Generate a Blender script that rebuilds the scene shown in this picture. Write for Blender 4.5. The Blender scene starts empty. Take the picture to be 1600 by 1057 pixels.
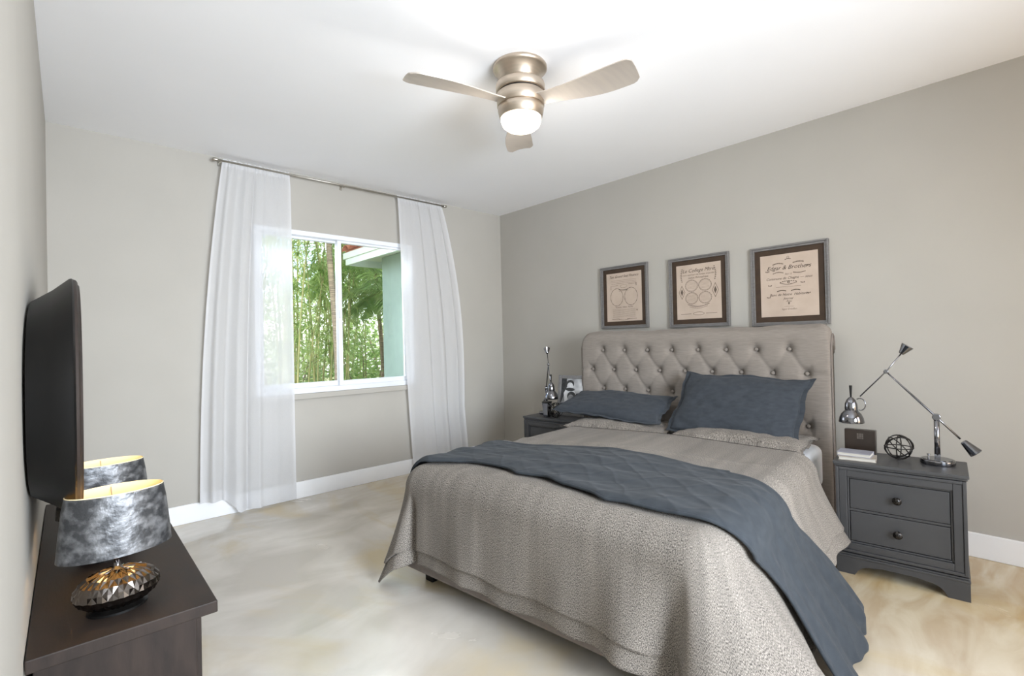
import bpy, bmesh, math, random
from mathutils import Vector, Matrix
from mathutils.noise import noise as pnoise
random.seed(7)
PI = math.pi
sc = bpy.context.scene
COL = sc.collection

# ------------------------------------------------------------------ camera, world, lights, exposure
ROOM_W, ROOM_D, ROOM_H, REAR = 3.804, 4.227, 2.70, -1.7
CAM_F = 772.17
yaw, pitch, roll = 0.74523, 0.00777, -0.02212
fw = Vector((math.sin(yaw)*math.cos(pitch), math.cos(yaw)*math.cos(pitch), math.sin(pitch)))
rt = Vector((math.cos(yaw), -math.sin(yaw), 0)); up = rt.cross(fw)
rt2 = math.cos(roll)*rt + math.sin(roll)*up
up2 = -math.sin(roll)*rt + math.cos(roll)*up
cam_data = bpy.data.cameras.new('camera'); cam = bpy.data.objects.new('camera', cam_data); COL.objects.link(cam)
cam_data.sensor_width = 36; cam_data.lens = CAM_F/1600*36; cam_data.clip_start = 0.01
M = Matrix((rt2, up2, -fw)).transposed().to_4x4(); M.translation = Vector((0.05, 0, 1.2538))
cam.matrix_world = M
sc.camera = cam

sc.view_settings.view_transform = 'Standard'; sc.view_settings.look = 'None'
sc.view_settings.gamma = 1; sc.view_settings.use_curve_mapping = False
sc.view_settings.exposure = 0.85

world = bpy.data.worlds.new('world'); sc.world = world; world.use_nodes = True
wn = world.node_tree.nodes; wl = world.node_tree.links
bg = wn['Background']
sky = wn.new('ShaderNodeTexSky'); sky.sky_type = 'NISHITA'; sky.sun_disc = False
sky.sun_elevation = math.radians(50); sky.sun_rotation = math.radians(200); sky.air_density = 1.0; sky.dust_density = 1.2
# soft clouds over the sky
tc = wn.new('ShaderNodeTexCoord'); cn = wn.new('ShaderNodeTexNoise'); cn.inputs['Scale'].default_value = 3.0; cn.inputs['Detail'].default_value = 6
cr = wn.new('ShaderNodeValToRGB'); cr.color_ramp.elements[0].position = 0.48; cr.color_ramp.elements[1].position = 0.62
mx = wn.new('ShaderNodeMixRGB'); mx.inputs[2].default_value = (6.5, 6.8, 7.2, 1)
wl.new(tc.outputs['Generated'], cn.inputs['Vector']); wl.new(cn.outputs['Fac'], cr.inputs['Fac'])
wl.new(cr.outputs['Color'], mx.inputs[0]); wl.new(sky.outputs['Color'], mx.inputs[1]); wl.new(mx.outputs[0], bg.inputs['Color'])
bg.inputs['Strength'].default_value = 0.33

def light(name, kind, loc, target=None, energy=100, color=(1, 1, 1), size=1, size_y=None, rot=None):
    d = bpy.data.lights.new(name, kind); d.energy = energy; d.color = color
    if kind == 'AREA':
        d.shape = 'RECTANGLE'; d.size = size; d.size_y = size_y or size
    elif kind == 'SUN': d.angle = math.radians(size)
    else: d.shadow_soft_size = size
    o = bpy.data.objects.new(name, d); COL.objects.link(o); o.location = loc
    if target: o.rotation_euler = (Vector(target)-Vector(loc)).to_track_quat('-Z', 'Y').to_euler()
    return o
light('sun_light', 'SUN', (0, 0, 8), (-2.4, 4.4, 0), 4.2, (1, .96, .88), 1.5)
# fill lamps added behind the camera, one cool and one warm
light('cool_rear_fill', 'AREA', (1.15, REAR+.03, 1.45), (1.1, 3.9, 1.35), 68, (.82, .90, 1.0), 1.5, 1.5).data.spread = math.radians(118)
light('window_top_fill', 'AREA', (1.9, ROOM_D+.55, 2.72), (1.9, ROOM_D-.9, 1.35), 70, (.80, .89, 1.0), 1.5, .6)  # unseen lamp added above the window to boost the sky light
light('warm_rear_fill', 'AREA', (3.0, REAR+.03, 1.35), (2.6, 2.6, 1.0), 7, (1.0, .68, .38), .85, 1.9)  # added lamp, warms the near part of the right wall
# daylight of the big window
wlt = light('window_portal', 'AREA', (1.9, ROOM_D+.2, 1.57), (1.9, 0, 1.57), 1, (1, 1, 1), 1.4, 1.3)
wlt.data.cycles.is_portal = True

# ------------------------------------------------------------------ helpers: objects
def tag(o, label=None, cat=None, group=None, kind=None):
    if label: o['label'] = label
    if cat: o['category'] = cat
    if group: o['group'] = group
    if kind: o['kind'] = kind
    return o
def empty(name, loc=(0, 0, 0), rz=0, label=None, cat=None, group=None):
    o = bpy.data.objects.new(name, None); COL.objects.link(o); o.location = loc; o.rotation_euler = (0, 0, rz)
    o.empty_display_size = .05
    return tag(o, label, cat, group)
def obj(name, bm, mat, parent=None, smooth=False, bevel=0, subsurf=0, solid=0):
    if smooth and len(bm.faces) < 6000:
        for e in bm.edges:
            if len(e.link_faces) == 2 and e.calc_face_angle(0) > .55: e.smooth = False
    me = bpy.data.meshes.new(name); bm.to_mesh(me); bm.free()
    o = bpy.data.objects.new(name, me); COL.objects.link(o)
    mats = mat if isinstance(mat, (list, tuple)) else [mat]
    for m in mats: me.materials.append(m)
    if smooth:
        for p in me.polygons: p.use_smooth = True
    if solid:
        md = o.modifiers.new('solid', 'SOLIDIFY'); md.thickness = solid; md.offset = -1
    if bevel:
        md = o.modifiers.new('bevel', 'BEVEL'); md.width = bevel; md.segments = 2; md.limit_method = 'ANGLE'; md.angle_limit = math.radians(40)
    if subsurf:
        md = o.modifiers.new('sub', 'SUBSURF'); md.levels = subsurf; md.render_levels = subsurf
    if parent: o.parent = parent
    return o
def tree_copy(o, parent=None):
    c = o.copy(); COL.objects.link(c); c.parent = parent
    for ch in list(o.children): tree_copy(ch, c)
    return c
def BM(): return bmesh.new()
def box(bm, x0, x1, y0, y1, z0, z1, mi=0):
    vs = [bm.verts.new((x, y, z)) for x in (x0, x1) for y in (y0, y1) for z in (z0, z1)]
    for f in ((0, 1, 3, 2), (4, 6, 7, 5), (0, 4, 5, 1), (2, 3, 7, 6), (0, 2, 6, 4), (1, 5, 7, 3)):
        bm.faces.new([vs[i] for i in f]).material_index = mi
    return vs
def boxbm(*a):
    b = BM(); box(b, *a); bmesh.ops.recalc_face_normals(b, faces=b.faces[:]); return b
def frame_axes(d):
    d = d.normalized(); a = Vector((0, 0, 1)) if abs(d.z) < .95 else Vector((1, 0, 0))
    x = a.cross(d).normalized(); return x, d.cross(x).normalized()
def tube(bm, pts, rad, n=10, closed=False, cap=True):
    pts = [Vector(p) for p in pts]; rings = []
    for i, p in enumerate(pts):
        if closed: d = pts[(i+1) % len(pts)]-pts[i-1]
        else: d = pts[min(i+1, len(pts)-1)]-pts[max(i-1, 0)]
        x, y = frame_axes(d) if not rings else (None, None)
        if rings:
            x = (px - d.normalized()*px.dot(d.normalized())).normalized(); y = d.normalized().cross(x)
        px = x
        r = rad[i] if isinstance(rad, (list, tuple)) else rad
        rings.append([bm.verts.new(p + r*(math.cos(2*PI*k/n)*x + math.sin(2*PI*k/n)*y)) for k in range(n)])
    m = len(rings)
    for i in range(m if closed else m-1):
        a, b = rings[i], rings[(i+1) % m]
        for k in range(n): bm.faces.new((a[k], a[(k+1) % n], b[(k+1) % n], b[k]))
    if cap and not closed:
        bm.faces.new(rings[0][::-1]); bm.faces.new(rings[-1])
def lathe(bm, prof, n=32, mtx=None, sx=1, sy=1, cap0=True, cap1=True):
    rings = []
    for r, z in prof:
        rings.append([bm.verts.new((sx*r*math.cos(2*PI*k/n), sy*r*math.sin(2*PI*k/n), z)) for k in range(n)])
    for a, b in zip(rings, rings[1:]):
        for k in range(n): bm.faces.new((a[k], a[(k+1) % n], b[(k+1) % n], b[k]))
    if cap0: bm.faces.new(rings[0][::-1])
    if cap1: bm.faces.new(rings[-1])
    if mtx: bmesh.ops.transform(bm, matrix=mtx, verts=[v for r in rings for v in r])
def torus(bm, c, R, r, rot, n=40, m=6, flat=1.0):
    # ring whose plane is given by rot; flat squashes the wire into a band
    rings = []
    for i in range(n):
        a = 2*PI*i/n
        ring = []
        for k in range(m):
            b = 2*PI*k/m
            v = Vector(((R+r*math.cos(b))*math.cos(a), (R+r*math.cos(b))*math.sin(a), r*flat*math.sin(b)))
            ring.append(bm.verts.new(Vector(c) + rot @ v))
        rings.append(ring)
    for i in range(n):
        a, b = rings[i], rings[(i+1) % n]
        for k in range(m): bm.faces.new((a[k], b[k], b[(k+1) % m], a[(k+1) % m]))
def grid(bm, nu, nv, fn, wrap=False):
    V = [[bm.verts.new(fn(i/(nu-1), j/(nv-1))) for j in range(nv)] for i in range(nu)]
    for i in range(nu-1):
        for j in range(nv-1): bm.faces.new((V[i][j], V[i+1][j], V[i+1][j+1], V[i][j+1]))
    return V
def sstep(a, b, x):
    t = min(1, max(0, (x-a)/(b-a))); return t*t*(3-2*t)
def lerp(a, b, t): return a+(b-a)*t

# ------------------------------------------------------------------ helpers: materials
def lin(c):
    return tuple(((v/255/12.92) if v/255 <= .04045 else ((v/255+.055)/1.055)**2.4) for v in c)+(1,)
def mat(name, rgb, rough=.6, metal=0, rgb2=None, nscale=8, nstretch=(1, 1, 1), lo=.35, hi=.65, bump=0, bscale=60, bstretch=(1, 1, 1),
        bdist=.002, spec=.5, sheen=0, emit=None, estr=0, coat=0, detail=4, rvar=0, coords='Object'):
    m = bpy.data.materials.new(name); m.use_nodes = True; N = m.node_tree.nodes; L = m.node_tree.links
    b = N['Principled BSDF']; b.inputs['Base Color'].default_value = lin(rgb); b.inputs['Roughness'].default_value = rough
    b.inputs['Metallic'].default_value = metal; b.inputs['Specular IOR Level'].default_value = spec
    b.inputs['Coat Weight'].default_value = coat; b.inputs['Coat Roughness'].default_value = .08
    if sheen: b.inputs['Sheen Weight'].default_value = sheen
    if emit: b.inputs['Emission Color'].default_value = lin(emit); b.inputs['Emission Strength'].default_value = estr
    t = N.new('ShaderNodeTexCoord')
    def nz(sc_, st, det=detail):
        mp = N.new('ShaderNodeMapping'); mp.inputs['Scale'].default_value = st; L.new(t.outputs[coords], mp.inputs['Vector'])
        n = N.new('ShaderNodeTexNoise'); n.inputs['Scale'].default_value = sc_; n.inputs['Detail'].default_value = det
        L.new(mp.outputs[0], n.inputs['Vector']); return n
    if rgb2:
        n = nz(nscale, nstretch); r = N.new('ShaderNodeValToRGB'); r.color_ramp.elements[0].position = lo; r.color_ramp.elements[1].position = hi
        r.color_ramp.elements[0].color = lin(rgb); r.color_ramp.elements[1].color = lin(rgb2)
        L.new(n.outputs['Fac'], r.inputs['Fac']); L.new(r.outputs['Color'], b.inputs['Base Color'])
        if rvar:
            mr = N.new('ShaderNodeMapRange'); mr.inputs['To Min'].default_value = rough-rvar; mr.inputs['To Max'].default_value = rough+rvar
            L.new(n.outputs['Fac'], mr.inputs['Value']); L.new(mr.outputs[0], b.inputs['Roughness'])
    if bump:
        n = nz(bscale, bstretch); bp = N.new('ShaderNodeBump'); bp.inputs['Strength'].default_value = bump; bp.inputs['Distance'].default_value = bdist
        L.new(n.outputs['Fac'], bp.inputs['Height']); L.new(bp.outputs[0], b.inputs['Normal'])
    return m

M_wall = mat('wall_paint', (178, 174, 166), .75, rgb2=(181, 177, 169), nscale=2, bump=.15, bscale=90, bdist=.001, spec=.25)
M_ceil = mat('ceiling_paint', (248, 248, 249), .85, rgb2=(250, 250, 251), nscale=2, bump=.1, bscale=80, bdist=.001, spec=.2)
M_trim = mat('white_trim', (240, 240, 240), .4, rgb2=(236, 237, 238), nscale=4)
M_vinyl = mat('white_window_frame', (238, 241, 246), .3, rgb2=(232, 236, 242), nscale=4)
M_nickel = mat('brushed_nickel', (196, 184, 168), .36, 1, rgb2=(205, 190, 174), nscale=3, nstretch=(1, 1, 30), bump=.08, bscale=40, bstretch=(1, 1, 12), bdist=.0005)
M_blade = mat('fan_blade_finish', (196, 186, 174), .38, .35, rgb2=(190, 180, 170), nscale=6, nstretch=(1, 8, 1))
M_chrome = mat('smoked_chrome', (125, 126, 130), .12, 1, rgb2=(132, 132, 136), nscale=5)
M_black = mat('black_lacquer', (9, 9, 9), .42, rgb2=(15, 14, 13), nscale=6, spec=.3)
M_dark_slot = mat('dark_gap', (22, 16, 12), .7, rgb2=(28, 20, 15))
M_rod = mat('satin_steel_rod', (176, 172, 162), .35, .9, rgb2=(168, 163, 153), nscale=12)
M_mattress = mat('white_mattress_cloth', (232, 234, 236), .85, rgb2=(226, 228, 231), nscale=10, bump=.2, bscale=250, sheen=.2)
M_head = mat('taupe_linen_upholstery', (142, 134, 126), .9, rgb2=(131, 123, 115), nscale=60, nstretch=(1, .3, 3), lo=.3, hi=.7, bump=.5, bscale=420, bdist=.0012, sheen=.06, spec=.12)
M_rail = mat('taupe_rail_upholstery', (136, 127, 120), .9, rgb2=(128, 119, 113), nscale=60, lo=.3, hi=.7, bump=.4, bscale=420, bdist=.001, spec=.2)
M_slate = mat('slate_blue_linen', (63, 67, 72), .92, rgb2=(55, 59, 64), nscale=26, nstretch=(1, 1, 2.5), lo=.3, hi=.7, bump=.5, bscale=380, bdist=.0012, sheen=.06, spec=.12)
M_night = mat('charcoal_grey_paint', (65, 65, 66), .42, rgb2=(61, 61, 62), nscale=5, bump=.05, bscale=50)
M_knob = mat('pewter_knob', (70, 68, 66), .3, .9, rgb2=(30, 29, 28), nscale=160, lo=.45, hi=.55, bump=.6, bscale=160)
M_plaque = mat('dark_brown_box', (50, 40, 33), .3, rgb2=(42, 34, 28), nscale=9)
M_emblem = mat('dull_silver_print', (120, 112, 104), .4, .5, rgb2=(104, 97, 90), nscale=90)
M_orb = mat('dark_iron_wire', (38, 36, 35), .32, .8, rgb2=(60, 57, 54), nscale=30)
M_frame = mat('brushed_grey_frame', (112, 110, 108), .45, .2, rgb2=(126, 124, 123), nscale=20, nstretch=(1, 6, 6))
M_mat = mat('dark_brown_mount', (66, 49, 34), .75, rgb2=(58, 43, 30), nscale=20)
M_paper = mat('aged_cream_paper', (196, 178, 162), .85, rgb2=(186, 168, 152), nscale=7, bump=.1, bscale=40)
M_ink = mat('faded_brown_ink', (112, 98, 86), .9, rgb2=(92, 80, 70), nscale=60)
M_ink2 = mat('dark_ink', (66, 56, 48), .9, rgb2=(80, 68, 58), nscale=60)
M_console = mat('espresso_stained_wood', (38, 32, 29), .52, spec=.25, rgb2=(52, 43, 38), nscale=7, nstretch=(3, 1, 1), bump=.15, bscale=30, bstretch=(6, 1, 1), rvar=.08)
M_mirror = mat('mirror_glass', (220, 222, 224), .03, 1, rgb2=(216, 218, 220))
M_gold = mat('gold_shade_lining', (244, 222, 176), .55, 0, rgb2=(248, 228, 184), nscale=10)
M_lampbase = mat('black_chrome_facets', (104, 98, 94), .1, 1, rgb2=(114, 108, 103), nscale=4)
M_bulb = mat('warm_bulb', (255, 225, 170), .4, emit=(255, 214, 150), estr=9)
M_book1 = mat('pale_grey_book_cloth', (150, 150, 158), .5, rgb2=(138, 138, 148), nscale=20)
M_book2 = mat('cream_book_cloth', (176, 168, 156), .55, rgb2=(150, 140, 128), nscale=14, lo=.45, hi=.6)
M_pages = mat('book_pages', (205, 200, 190), .9, rgb2=(180, 174, 164), nscale=30, nstretch=(.3, .3, 60))
M_plate = mat('outlet_plastic', (228, 228, 230), .35, rgb2=(222, 222, 225))

# shade: crushed metallic velvet
M_shade = mat('crushed_silver_velvet', (70, 71, 73), .40, .6, rgb2=(132, 133, 135), nscale=30, nstretch=(1, 1, 1.2), lo=.42, hi=.66, bump=.5, bscale=60, bdist=.004, detail=9, rvar=.1)
# glowing fan diffuser
M_glow = mat('fan_light_glass', (255, 246, 236), .4, emit=(255, 238, 222), estr=2.2)

def fabric_weave():
    m = bpy.data.materials.new('grey_brown_twill'); m.use_nodes = True; N = m.node_tree.nodes; L = m.node_tree.links
    b = N['Principled BSDF']; b.inputs['Roughness'].default_value = .95; b.inputs['Sheen Weight'].default_value = .05; b.inputs['Specular IOR Level'].default_value = .15
    t = N.new('ShaderNodeUVMap')
    mp = N.new('ShaderNodeMapping'); mp.inputs['Scale'].default_value = (1, .42, 1); L.new(t.outputs[0], mp.inputs['Vector'])
    n = N.new('ShaderNodeTexNoise'); n.inputs['Scale'].default_value = 400; n.inputs['Detail'].default_value = 2; L.new(mp.outputs[0], n.inputs['Vector'])
    r = N.new('ShaderNodeValToRGB'); r.color_ramp.elements[0].position = .36; r.color_ramp.elements[1].position = .66
    r.color_ramp.elements[0].color = lin((68, 64, 60)); r.color_ramp.elements[1].color = lin((160, 152, 142)); L.new(n.outputs['Fac'], r.inputs['Fac'])
    n2 = N.new('ShaderNodeTexNoise'); n2.inputs['Scale'].default_value = 14; mp2 = N.new('ShaderNodeMapping'); mp2.inputs['Scale'].default_value = (1, .1, 1)
    L.new(t.outputs[0], mp2.inputs['Vector']); L.new(mp2.outputs[0], n2.inputs['Vector'])
    mx = N.new('ShaderNodeMixRGB'); mx.blend_type = 'OVERLAY'; mx.inputs[0].default_value = .35; L.new(r.outputs[0], mx.inputs[1]); L.new(n2.outputs['Fac'], mx.inputs[2])
    L.new(mx.outputs[0], b.inputs['Base Color'])
    bp = N.new('ShaderNodeBump'); bp.inputs['Strength'].default_value = .5; bp.inputs['Distance'].default_value = .0015
    L.new(n.outputs['Fac'], bp.inputs['Height']); L.new(bp.outputs[0], b.inputs['Normal'])
    return m
M_duvet = fabric_weave()

def floor_mat():
    m = bpy.data.materials.new('polished_stained_stone'); m.use_nodes = True; N = m.node_tree.nodes; L = m.node_tree.links
    b = N['Principled BSDF']; b.inputs['Specular IOR Level'].default_value = .55
    t = N.new('ShaderNodeTexCoord')
    def nz(s, det, st=(1, 1, 1), dist=0, rz=0):
        mp = N.new('ShaderNodeMapping'); mp.inputs['Scale'].default_value = st; mp.inputs['Rotation'].default_value = (0, 0, rz); L.new(t.outputs['Object'], mp.inputs['Vector'])
        n = N.new('ShaderNodeTexNoise'); n.inputs['Scale'].default_value = s; n.inputs['Detail'].default_value = det; n.inputs['Distortion'].default_value = dist
        L.new(mp.outputs[0], n.inputs['Vector']); return n
    def ramp(src, a, b_, c0, c1):
        r = N.new('ShaderNodeValToRGB'); r.color_ramp.elements[0].position = a; r.color_ramp.elements[1].position = b_
        r.color_ramp.elements[0].color = c0; r.color_ramp.elements[1].color = c1; L.new(src, r.inputs['Fac']); return r
    base = ramp(nz(1.7, 9, (1, 1.5, 1), .6).outputs['Fac'], .38, .66, lin((190, 183, 171)), lin((216, 210, 200)))
    tan = ramp(nz(1.1, 8, (1.6, .8, 1), 1.2, .5).outputs['Fac'], .50, .68, (0, 0, 0, 1), (1, 1, 1, 1))
    mx = N.new('ShaderNodeMixRGB'); mx.inputs[2].default_value = lin((196, 180, 148)); L.new(tan.outputs[0], mx.inputs[0]); L.new(base.outputs[0], mx.inputs[1])
    # warm light painted into the stone colour: yellower towards the bed wall
    sx = N.new('ShaderNodeSeparateXYZ'); L.new(t.outputs['Object'], sx.inputs[0])
    mr = N.new('ShaderNodeMapRange'); mr.inputs['From Min'].default_value = 1.6; mr.inputs['From Max'].default_value = 3.2; mr.inputs['To Max'].default_value = .8
    L.new(sx.outputs['X'], mr.inputs['Value'])
    streak = ramp(nz(2.2, 9, (.8, 2.4, 1), 1.6, .9).outputs['Fac'], .35, .62, lin((204, 190, 158)), lin((170, 142, 92)))
    mx2 = N.new('ShaderNodeMixRGB'); L.new(mr.outputs[0], mx2.inputs[0]); L.new(mx.outputs[0], mx2.inputs[1]); L.new(streak.outputs[0], mx2.inputs[2])
    L.new(mx2.outputs[0], b.inputs['Base Color'])
    rr = N.new('ShaderNodeMapRange'); rr.inputs['To Min'].default_value = .04; rr.inputs['To Max'].default_value = .3; rr.inputs['From Min'].default_value = .35; rr.inputs['From Max'].default_value = .7
    L.new(nz(2.6, 9, (1, 1, 1), .5).outputs['Fac'], rr.inputs['Value']); L.new(rr.outputs[0], b.inputs['Roughness'])
    bp = N.new('ShaderNodeBump'); bp.inputs['Strength'].default_value = .12; bp.inputs['Distance'].default_value = .004
    L.new(nz(5, 6).outputs['Fac'], bp.inputs['Height']); L.new(bp.outputs[0], b.inputs['Normal'])
    return m
M_floor = floor_mat()

def sheer_mat():
    m = bpy.data.materials.new('white_sheer_voile'); m.use_nodes = True; N = m.node_tree.nodes; L = m.node_tree.links
    out = N['Material Output']; N.remove(N['Principled BSDF'])
    d = N.new('ShaderNodeBsdfDiffuse'); d.inputs['Color'].default_value = (.88, .88, .89, 1)
    tr = N.new('ShaderNodeBsdfTranslucent'); tr.inputs['Color'].default_value = (.88, .88, .89, 1)
    tp = N.new('ShaderNodeBsdfTransparent')
    a = N.new('ShaderNodeMixShader'); a.inputs[0].default_value = .4; L.new(d.outputs[0], a.inputs[1]); L.new(tr.outputs[0], a.inputs[2])
    t = N.new('ShaderNodeTexCoord'); n = N.new('ShaderNodeTexNoise'); n.inputs['Scale'].default_value = 300; L.new(t.outputs['Object'], n.inputs['Vector'])
    mr = N.new('ShaderNodeMapRange'); mr.inputs['To Min'].default_value = .22; mr.inputs['To Max'].default_value = .34
    L.new(n.outputs['Fac'], mr.inputs['Value'])
    bmx = N.new('ShaderNodeMixShader'); L.new(mr.outputs[0], bmx.inputs[0]); L.new(tp.outputs[0], bmx.inputs[2]); L.new(a.outputs[0], bmx.inputs[1])
    L.new(bmx.outputs[0], out.inputs['Surface']); return m
M_sheer = sheer_mat()
M_hem = mat('white_curtain_hem', (240, 240, 236), .9, rgb2=(234, 234, 230), nscale=30)

def glass_mat():
    m = bpy.data.materials.new('window_glass'); m.use_nodes = True; N = m.node_tree.nodes; L = m.node_tree.links
    out = N['Material Output']; N.remove(N['Principled BSDF'])
    g = N.new('ShaderNodeBsdfGlossy'); g.inputs['Roughness'].default_value = .01
    n = N.new('ShaderNodeTexNoise'); r = N.new('ShaderNodeMapRange'); r.inputs['To Min'].default_value = .96; r.inputs['To Max'].default_value = 1.0
    L.new(n.outputs['Fac'], r.inputs['Value'])
    tp = N.new('ShaderNodeBsdfTransparent'); L.new(r.outputs[0], tp.inputs['Color'])
    f = N.new('ShaderNodeFresnel'); f.inputs['IOR'].default_value = 1.35
    mx = N.new('ShaderNodeMixShader'); L.new(f.outputs[0], mx.inputs[0]); L.new(tp.outputs[0], mx.inputs[1]); L.new(g.outputs[0], mx.inputs[2])
    L.new(mx.outputs[0], out.inputs['Surface']); return m
M_glass = glass_mat()

def leaf(name, c1, c2, s=6):
    m = mat(name, c1, .5, rgb2=c2, nscale=s, lo=.35, hi=.65)
    m.node_tree.nodes['Principled BSDF'].inputs['Transmission Weight'].default_value = 0
    N = m.node_tree.nodes; L = m.node_tree.links; b = N['Principled BSDF']; out = N['Material Output']
    tr = N.new('ShaderNodeBsdfTranslucent'); mx = N.new('ShaderNodeMixShader'); mx.inputs[0].default_value = .5
    r = [x for x in N if x.type == 'VALTORGB'][0]; L.new(r.outputs[0], tr.inputs['Color'])
    L.new(b.outputs[0], mx.inputs[1]); L.new(tr.outputs[0], mx.inputs[2]); L.new(mx.outputs[0], out.inputs['Surface'])
    return m
M_bamleaf = leaf('bamboo_leaf', (146, 176, 92), (206, 216, 156), 3)
M_palmleaf = leaf('palm_leaf', (132, 166, 96), (190, 208, 150), 3)
M_shrub = leaf('shrub_leaf', (136, 168, 96), (198, 212, 148), 3)
M_culm = mat('bamboo_cane', (186, 178, 118), .5, rgb2=(140, 150, 90), nscale=5, nstretch=(1, 1, 1))
M_trunk = mat('palm_trunk_bark', (168, 150, 126), .9, rgb2=(120, 106, 88), nscale=20, nstretch=(.5, .5, 4), bump=.6, bscale=30)
M_ground = mat('garden_ground', (120, 128, 84), .95, rgb2=(150, 140, 104), nscale=3)
M_stucco = mat('sage_green_stucco', (152, 172, 160), .9, rgb2=(147, 166, 155), nscale=8, bump=.3, bscale=80)
M_fascia = mat('white_fascia_paint', (226, 236, 226), .6, rgb2=(220, 230, 222), nscale=5)
M_tile = mat('terracotta_roof_tile', (178, 110, 84), .8, rgb2=(150, 86, 66), nscale=9)
M_fence = mat('grey_fence_wire', (150, 152, 150), .5, .5, rgb2=(140, 142, 140))

# ------------------------------------------------------------------ room shell
T = .2
def struct(name, bm, m, **k): return tag(obj(name, bm, m, **k), kind='structure')
struct('floor', boxbm(-T, ROOM_W+T, REAR-T, ROOM_D+T, -.12, 0), M_floor)
struct('ceiling', boxbm(-T, ROOM_W+T, REAR-T, ROOM_D+T, ROOM_H, ROOM_H+.12), M_ceil)
LWX = lambda y: .015-.012*(ROOM_D-y)     # the left wall is very slightly out of square
def slant(b_):
    for v in b_.verts: v.co.x += LWX(v.co.y)
    return b_
struct('wall_left', slant(boxbm(-T, 0, REAR-T, ROOM_D+T, 0, ROOM_H)), M_wall)
struct('wall_right', boxbm(ROOM_W, ROOM_W+T, REAR-T, ROOM_D+T, 0, ROOM_H), M_wall)
WX0, WX1, WZ0, WZ1 = 1.20, 2.63, .86, 2.225
b = BM()
box(b, 0, WX0, ROOM_D, ROOM_D+T, 0, ROOM_H); box(b, WX1, ROOM_W, ROOM_D, ROOM_D+T, 0, ROOM_H)
box(b, WX0, WX1, ROOM_D, ROOM_D+T, 0, WZ0); box(b, WX0, WX1, ROOM_D, ROOM_D+T, WZ1, ROOM_H)
struct('wall_back', b, M_wall)
b = BM()     # unseen wall behind the camera, its openings added for the fill lamps
box(b, 0, .4, REAR-T, REAR, 0, ROOM_H); box(b, 1.9, 2.55, REAR-T, REAR, 0, ROOM_H); box(b, 3.45, ROOM_W, REAR-T, REAR, 0, ROOM_H)
box(b, .4, 1.9, REAR-T, REAR, 0, .7); box(b, .4, 1.9, REAR-T, REAR, 2.2, ROOM_H); box(b, 2.55, 3.45, REAR-T, REAR, 2.3, ROOM_H)
struct('wall_front', b, M_wall)
def baseboard(name, x0, x1, y0, y1): return struct(name, boxbm(x0, x1, y0, y1, 0, .135), M_trim, bevel=.004)
baseboard('baseboard_back', .016, ROOM_W-.016, ROOM_D-.016, ROOM_D)
baseboard('baseboard_right', ROOM_W-.016, ROOM_W, REAR, ROOM_D)
struct('baseboard_left', slant(boxbm(0, .016, REAR, ROOM_D, 0, .135)), M_trim, bevel=.004)

# window: white sliding unit
def window():
    f = BM(); y0, y1 = ROOM_D-.012, ROOM_D+.10
    box(f, WX0, WX0+.045, y0, y1, WZ0, WZ1); box(f, WX1-.045, WX1, y0, y1, WZ0, WZ1)
    box(f, WX0+.045, WX1-.045, y0, y1, WZ1-.04, WZ1); box(f, WX0+.045, WX1-.045, y0, y1, WZ0, WZ0+.045)
    root = struct('window_1', f, M_vinyl, bevel=.004)
    MX = 1.915
    # fixed left sash and sliding right sash
    def sash(name, x0, x1, ya, yb, t=.035):
        s = BM(); z0, z1 = WZ0+.045, WZ1-.04
        box(s, x0, x0+t, ya, yb, z0, z1); box(s, x1-t, x1, ya, yb, z0, z1)
        box(s, x0+t, x1-t, ya, yb, z1-.02, z1); box(s, x0+t, x1-t, ya, yb, z0, z0+.04)
        o = obj(name, s, M_vinyl, root, bevel=.003)
        g = BM(); ym = (ya+yb)/2; box(g, x0+t, x1-t, ym-.003, ym+.003, z0+.04, z1-.02)
        obj('pane', g, M_glass, o)
    sash('sash', WX0+.045, MX+.012, ROOM_D+.05, ROOM_D+.085)
    sash('sash', MX-.03, WX1-.045, ROOM_D+.01, ROOM_D+.045)
    l = BM(); box(l, MX-.025, MX-.005, ROOM_D-.008, ROOM_D+.011, 1.50, 1.57)
    obj('latch', l, M_vinyl, root, bevel=.003)
    return root
window()
struct('window_sill', boxbm(WX0-.02, WX1+.02, ROOM_D-.03, ROOM_D-.0125, WZ0-.045, WZ0+.0), M_wall, bevel=.004)

# outlet on the left wall
o = empty('wall_outlet', (LWX(3.05), 3.05, .42), 0, 'small white outlet plate low on the left wall behind the console', 'outlet')
obj('plate', boxbm(0, .007, -.036, .036, -.058, .058), M_plate, o, bevel=.002)
obj('socket', boxbm(.007, .009, -.016, .016, .008, .036), M_trim, o); obj('socket', boxbm(.007, .009, -.016, .016, -.036, -.008), M_trim, o)

# ------------------------------------------------------------------ curtain rod and curtains
RY, RZ = ROOM_D-.075, 2.655
rod = empty('curtain_rod', (1.9, RY, RZ), 0, 'thin satin steel curtain rod just under the ceiling above the window', 'curtain rod')
b = BM(); tube(b, [(-.96, 0, 0), (1.08, 0, 0)], .0075, 12); obj('rod', b, M_rod, rod, smooth=True)
for x in (-.97, 1.09):
    b = BM(); lathe(b, [(.008, -.018), (.013, -.01), (.013, .012), (.006, .02)], 14, Matrix.Translation((x, 0, 0)) @ Matrix.Rotation(PI/2, 4, 'Y')); obj('finial', b, M_rod, rod, smooth=True)
for x in (-.93, .02, 1.05):
    b = BM(); tube(b, [(x, .074, .0), (x, .012, .0)], .005, 8); box(b, x-.010, x+.010, .068, .0745, -.022, .022); tube(b, [(x, .012, -.014), (x, -.012, -.014)], .004, 8)
    obj('bracket', b, M_rod, rod)

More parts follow.
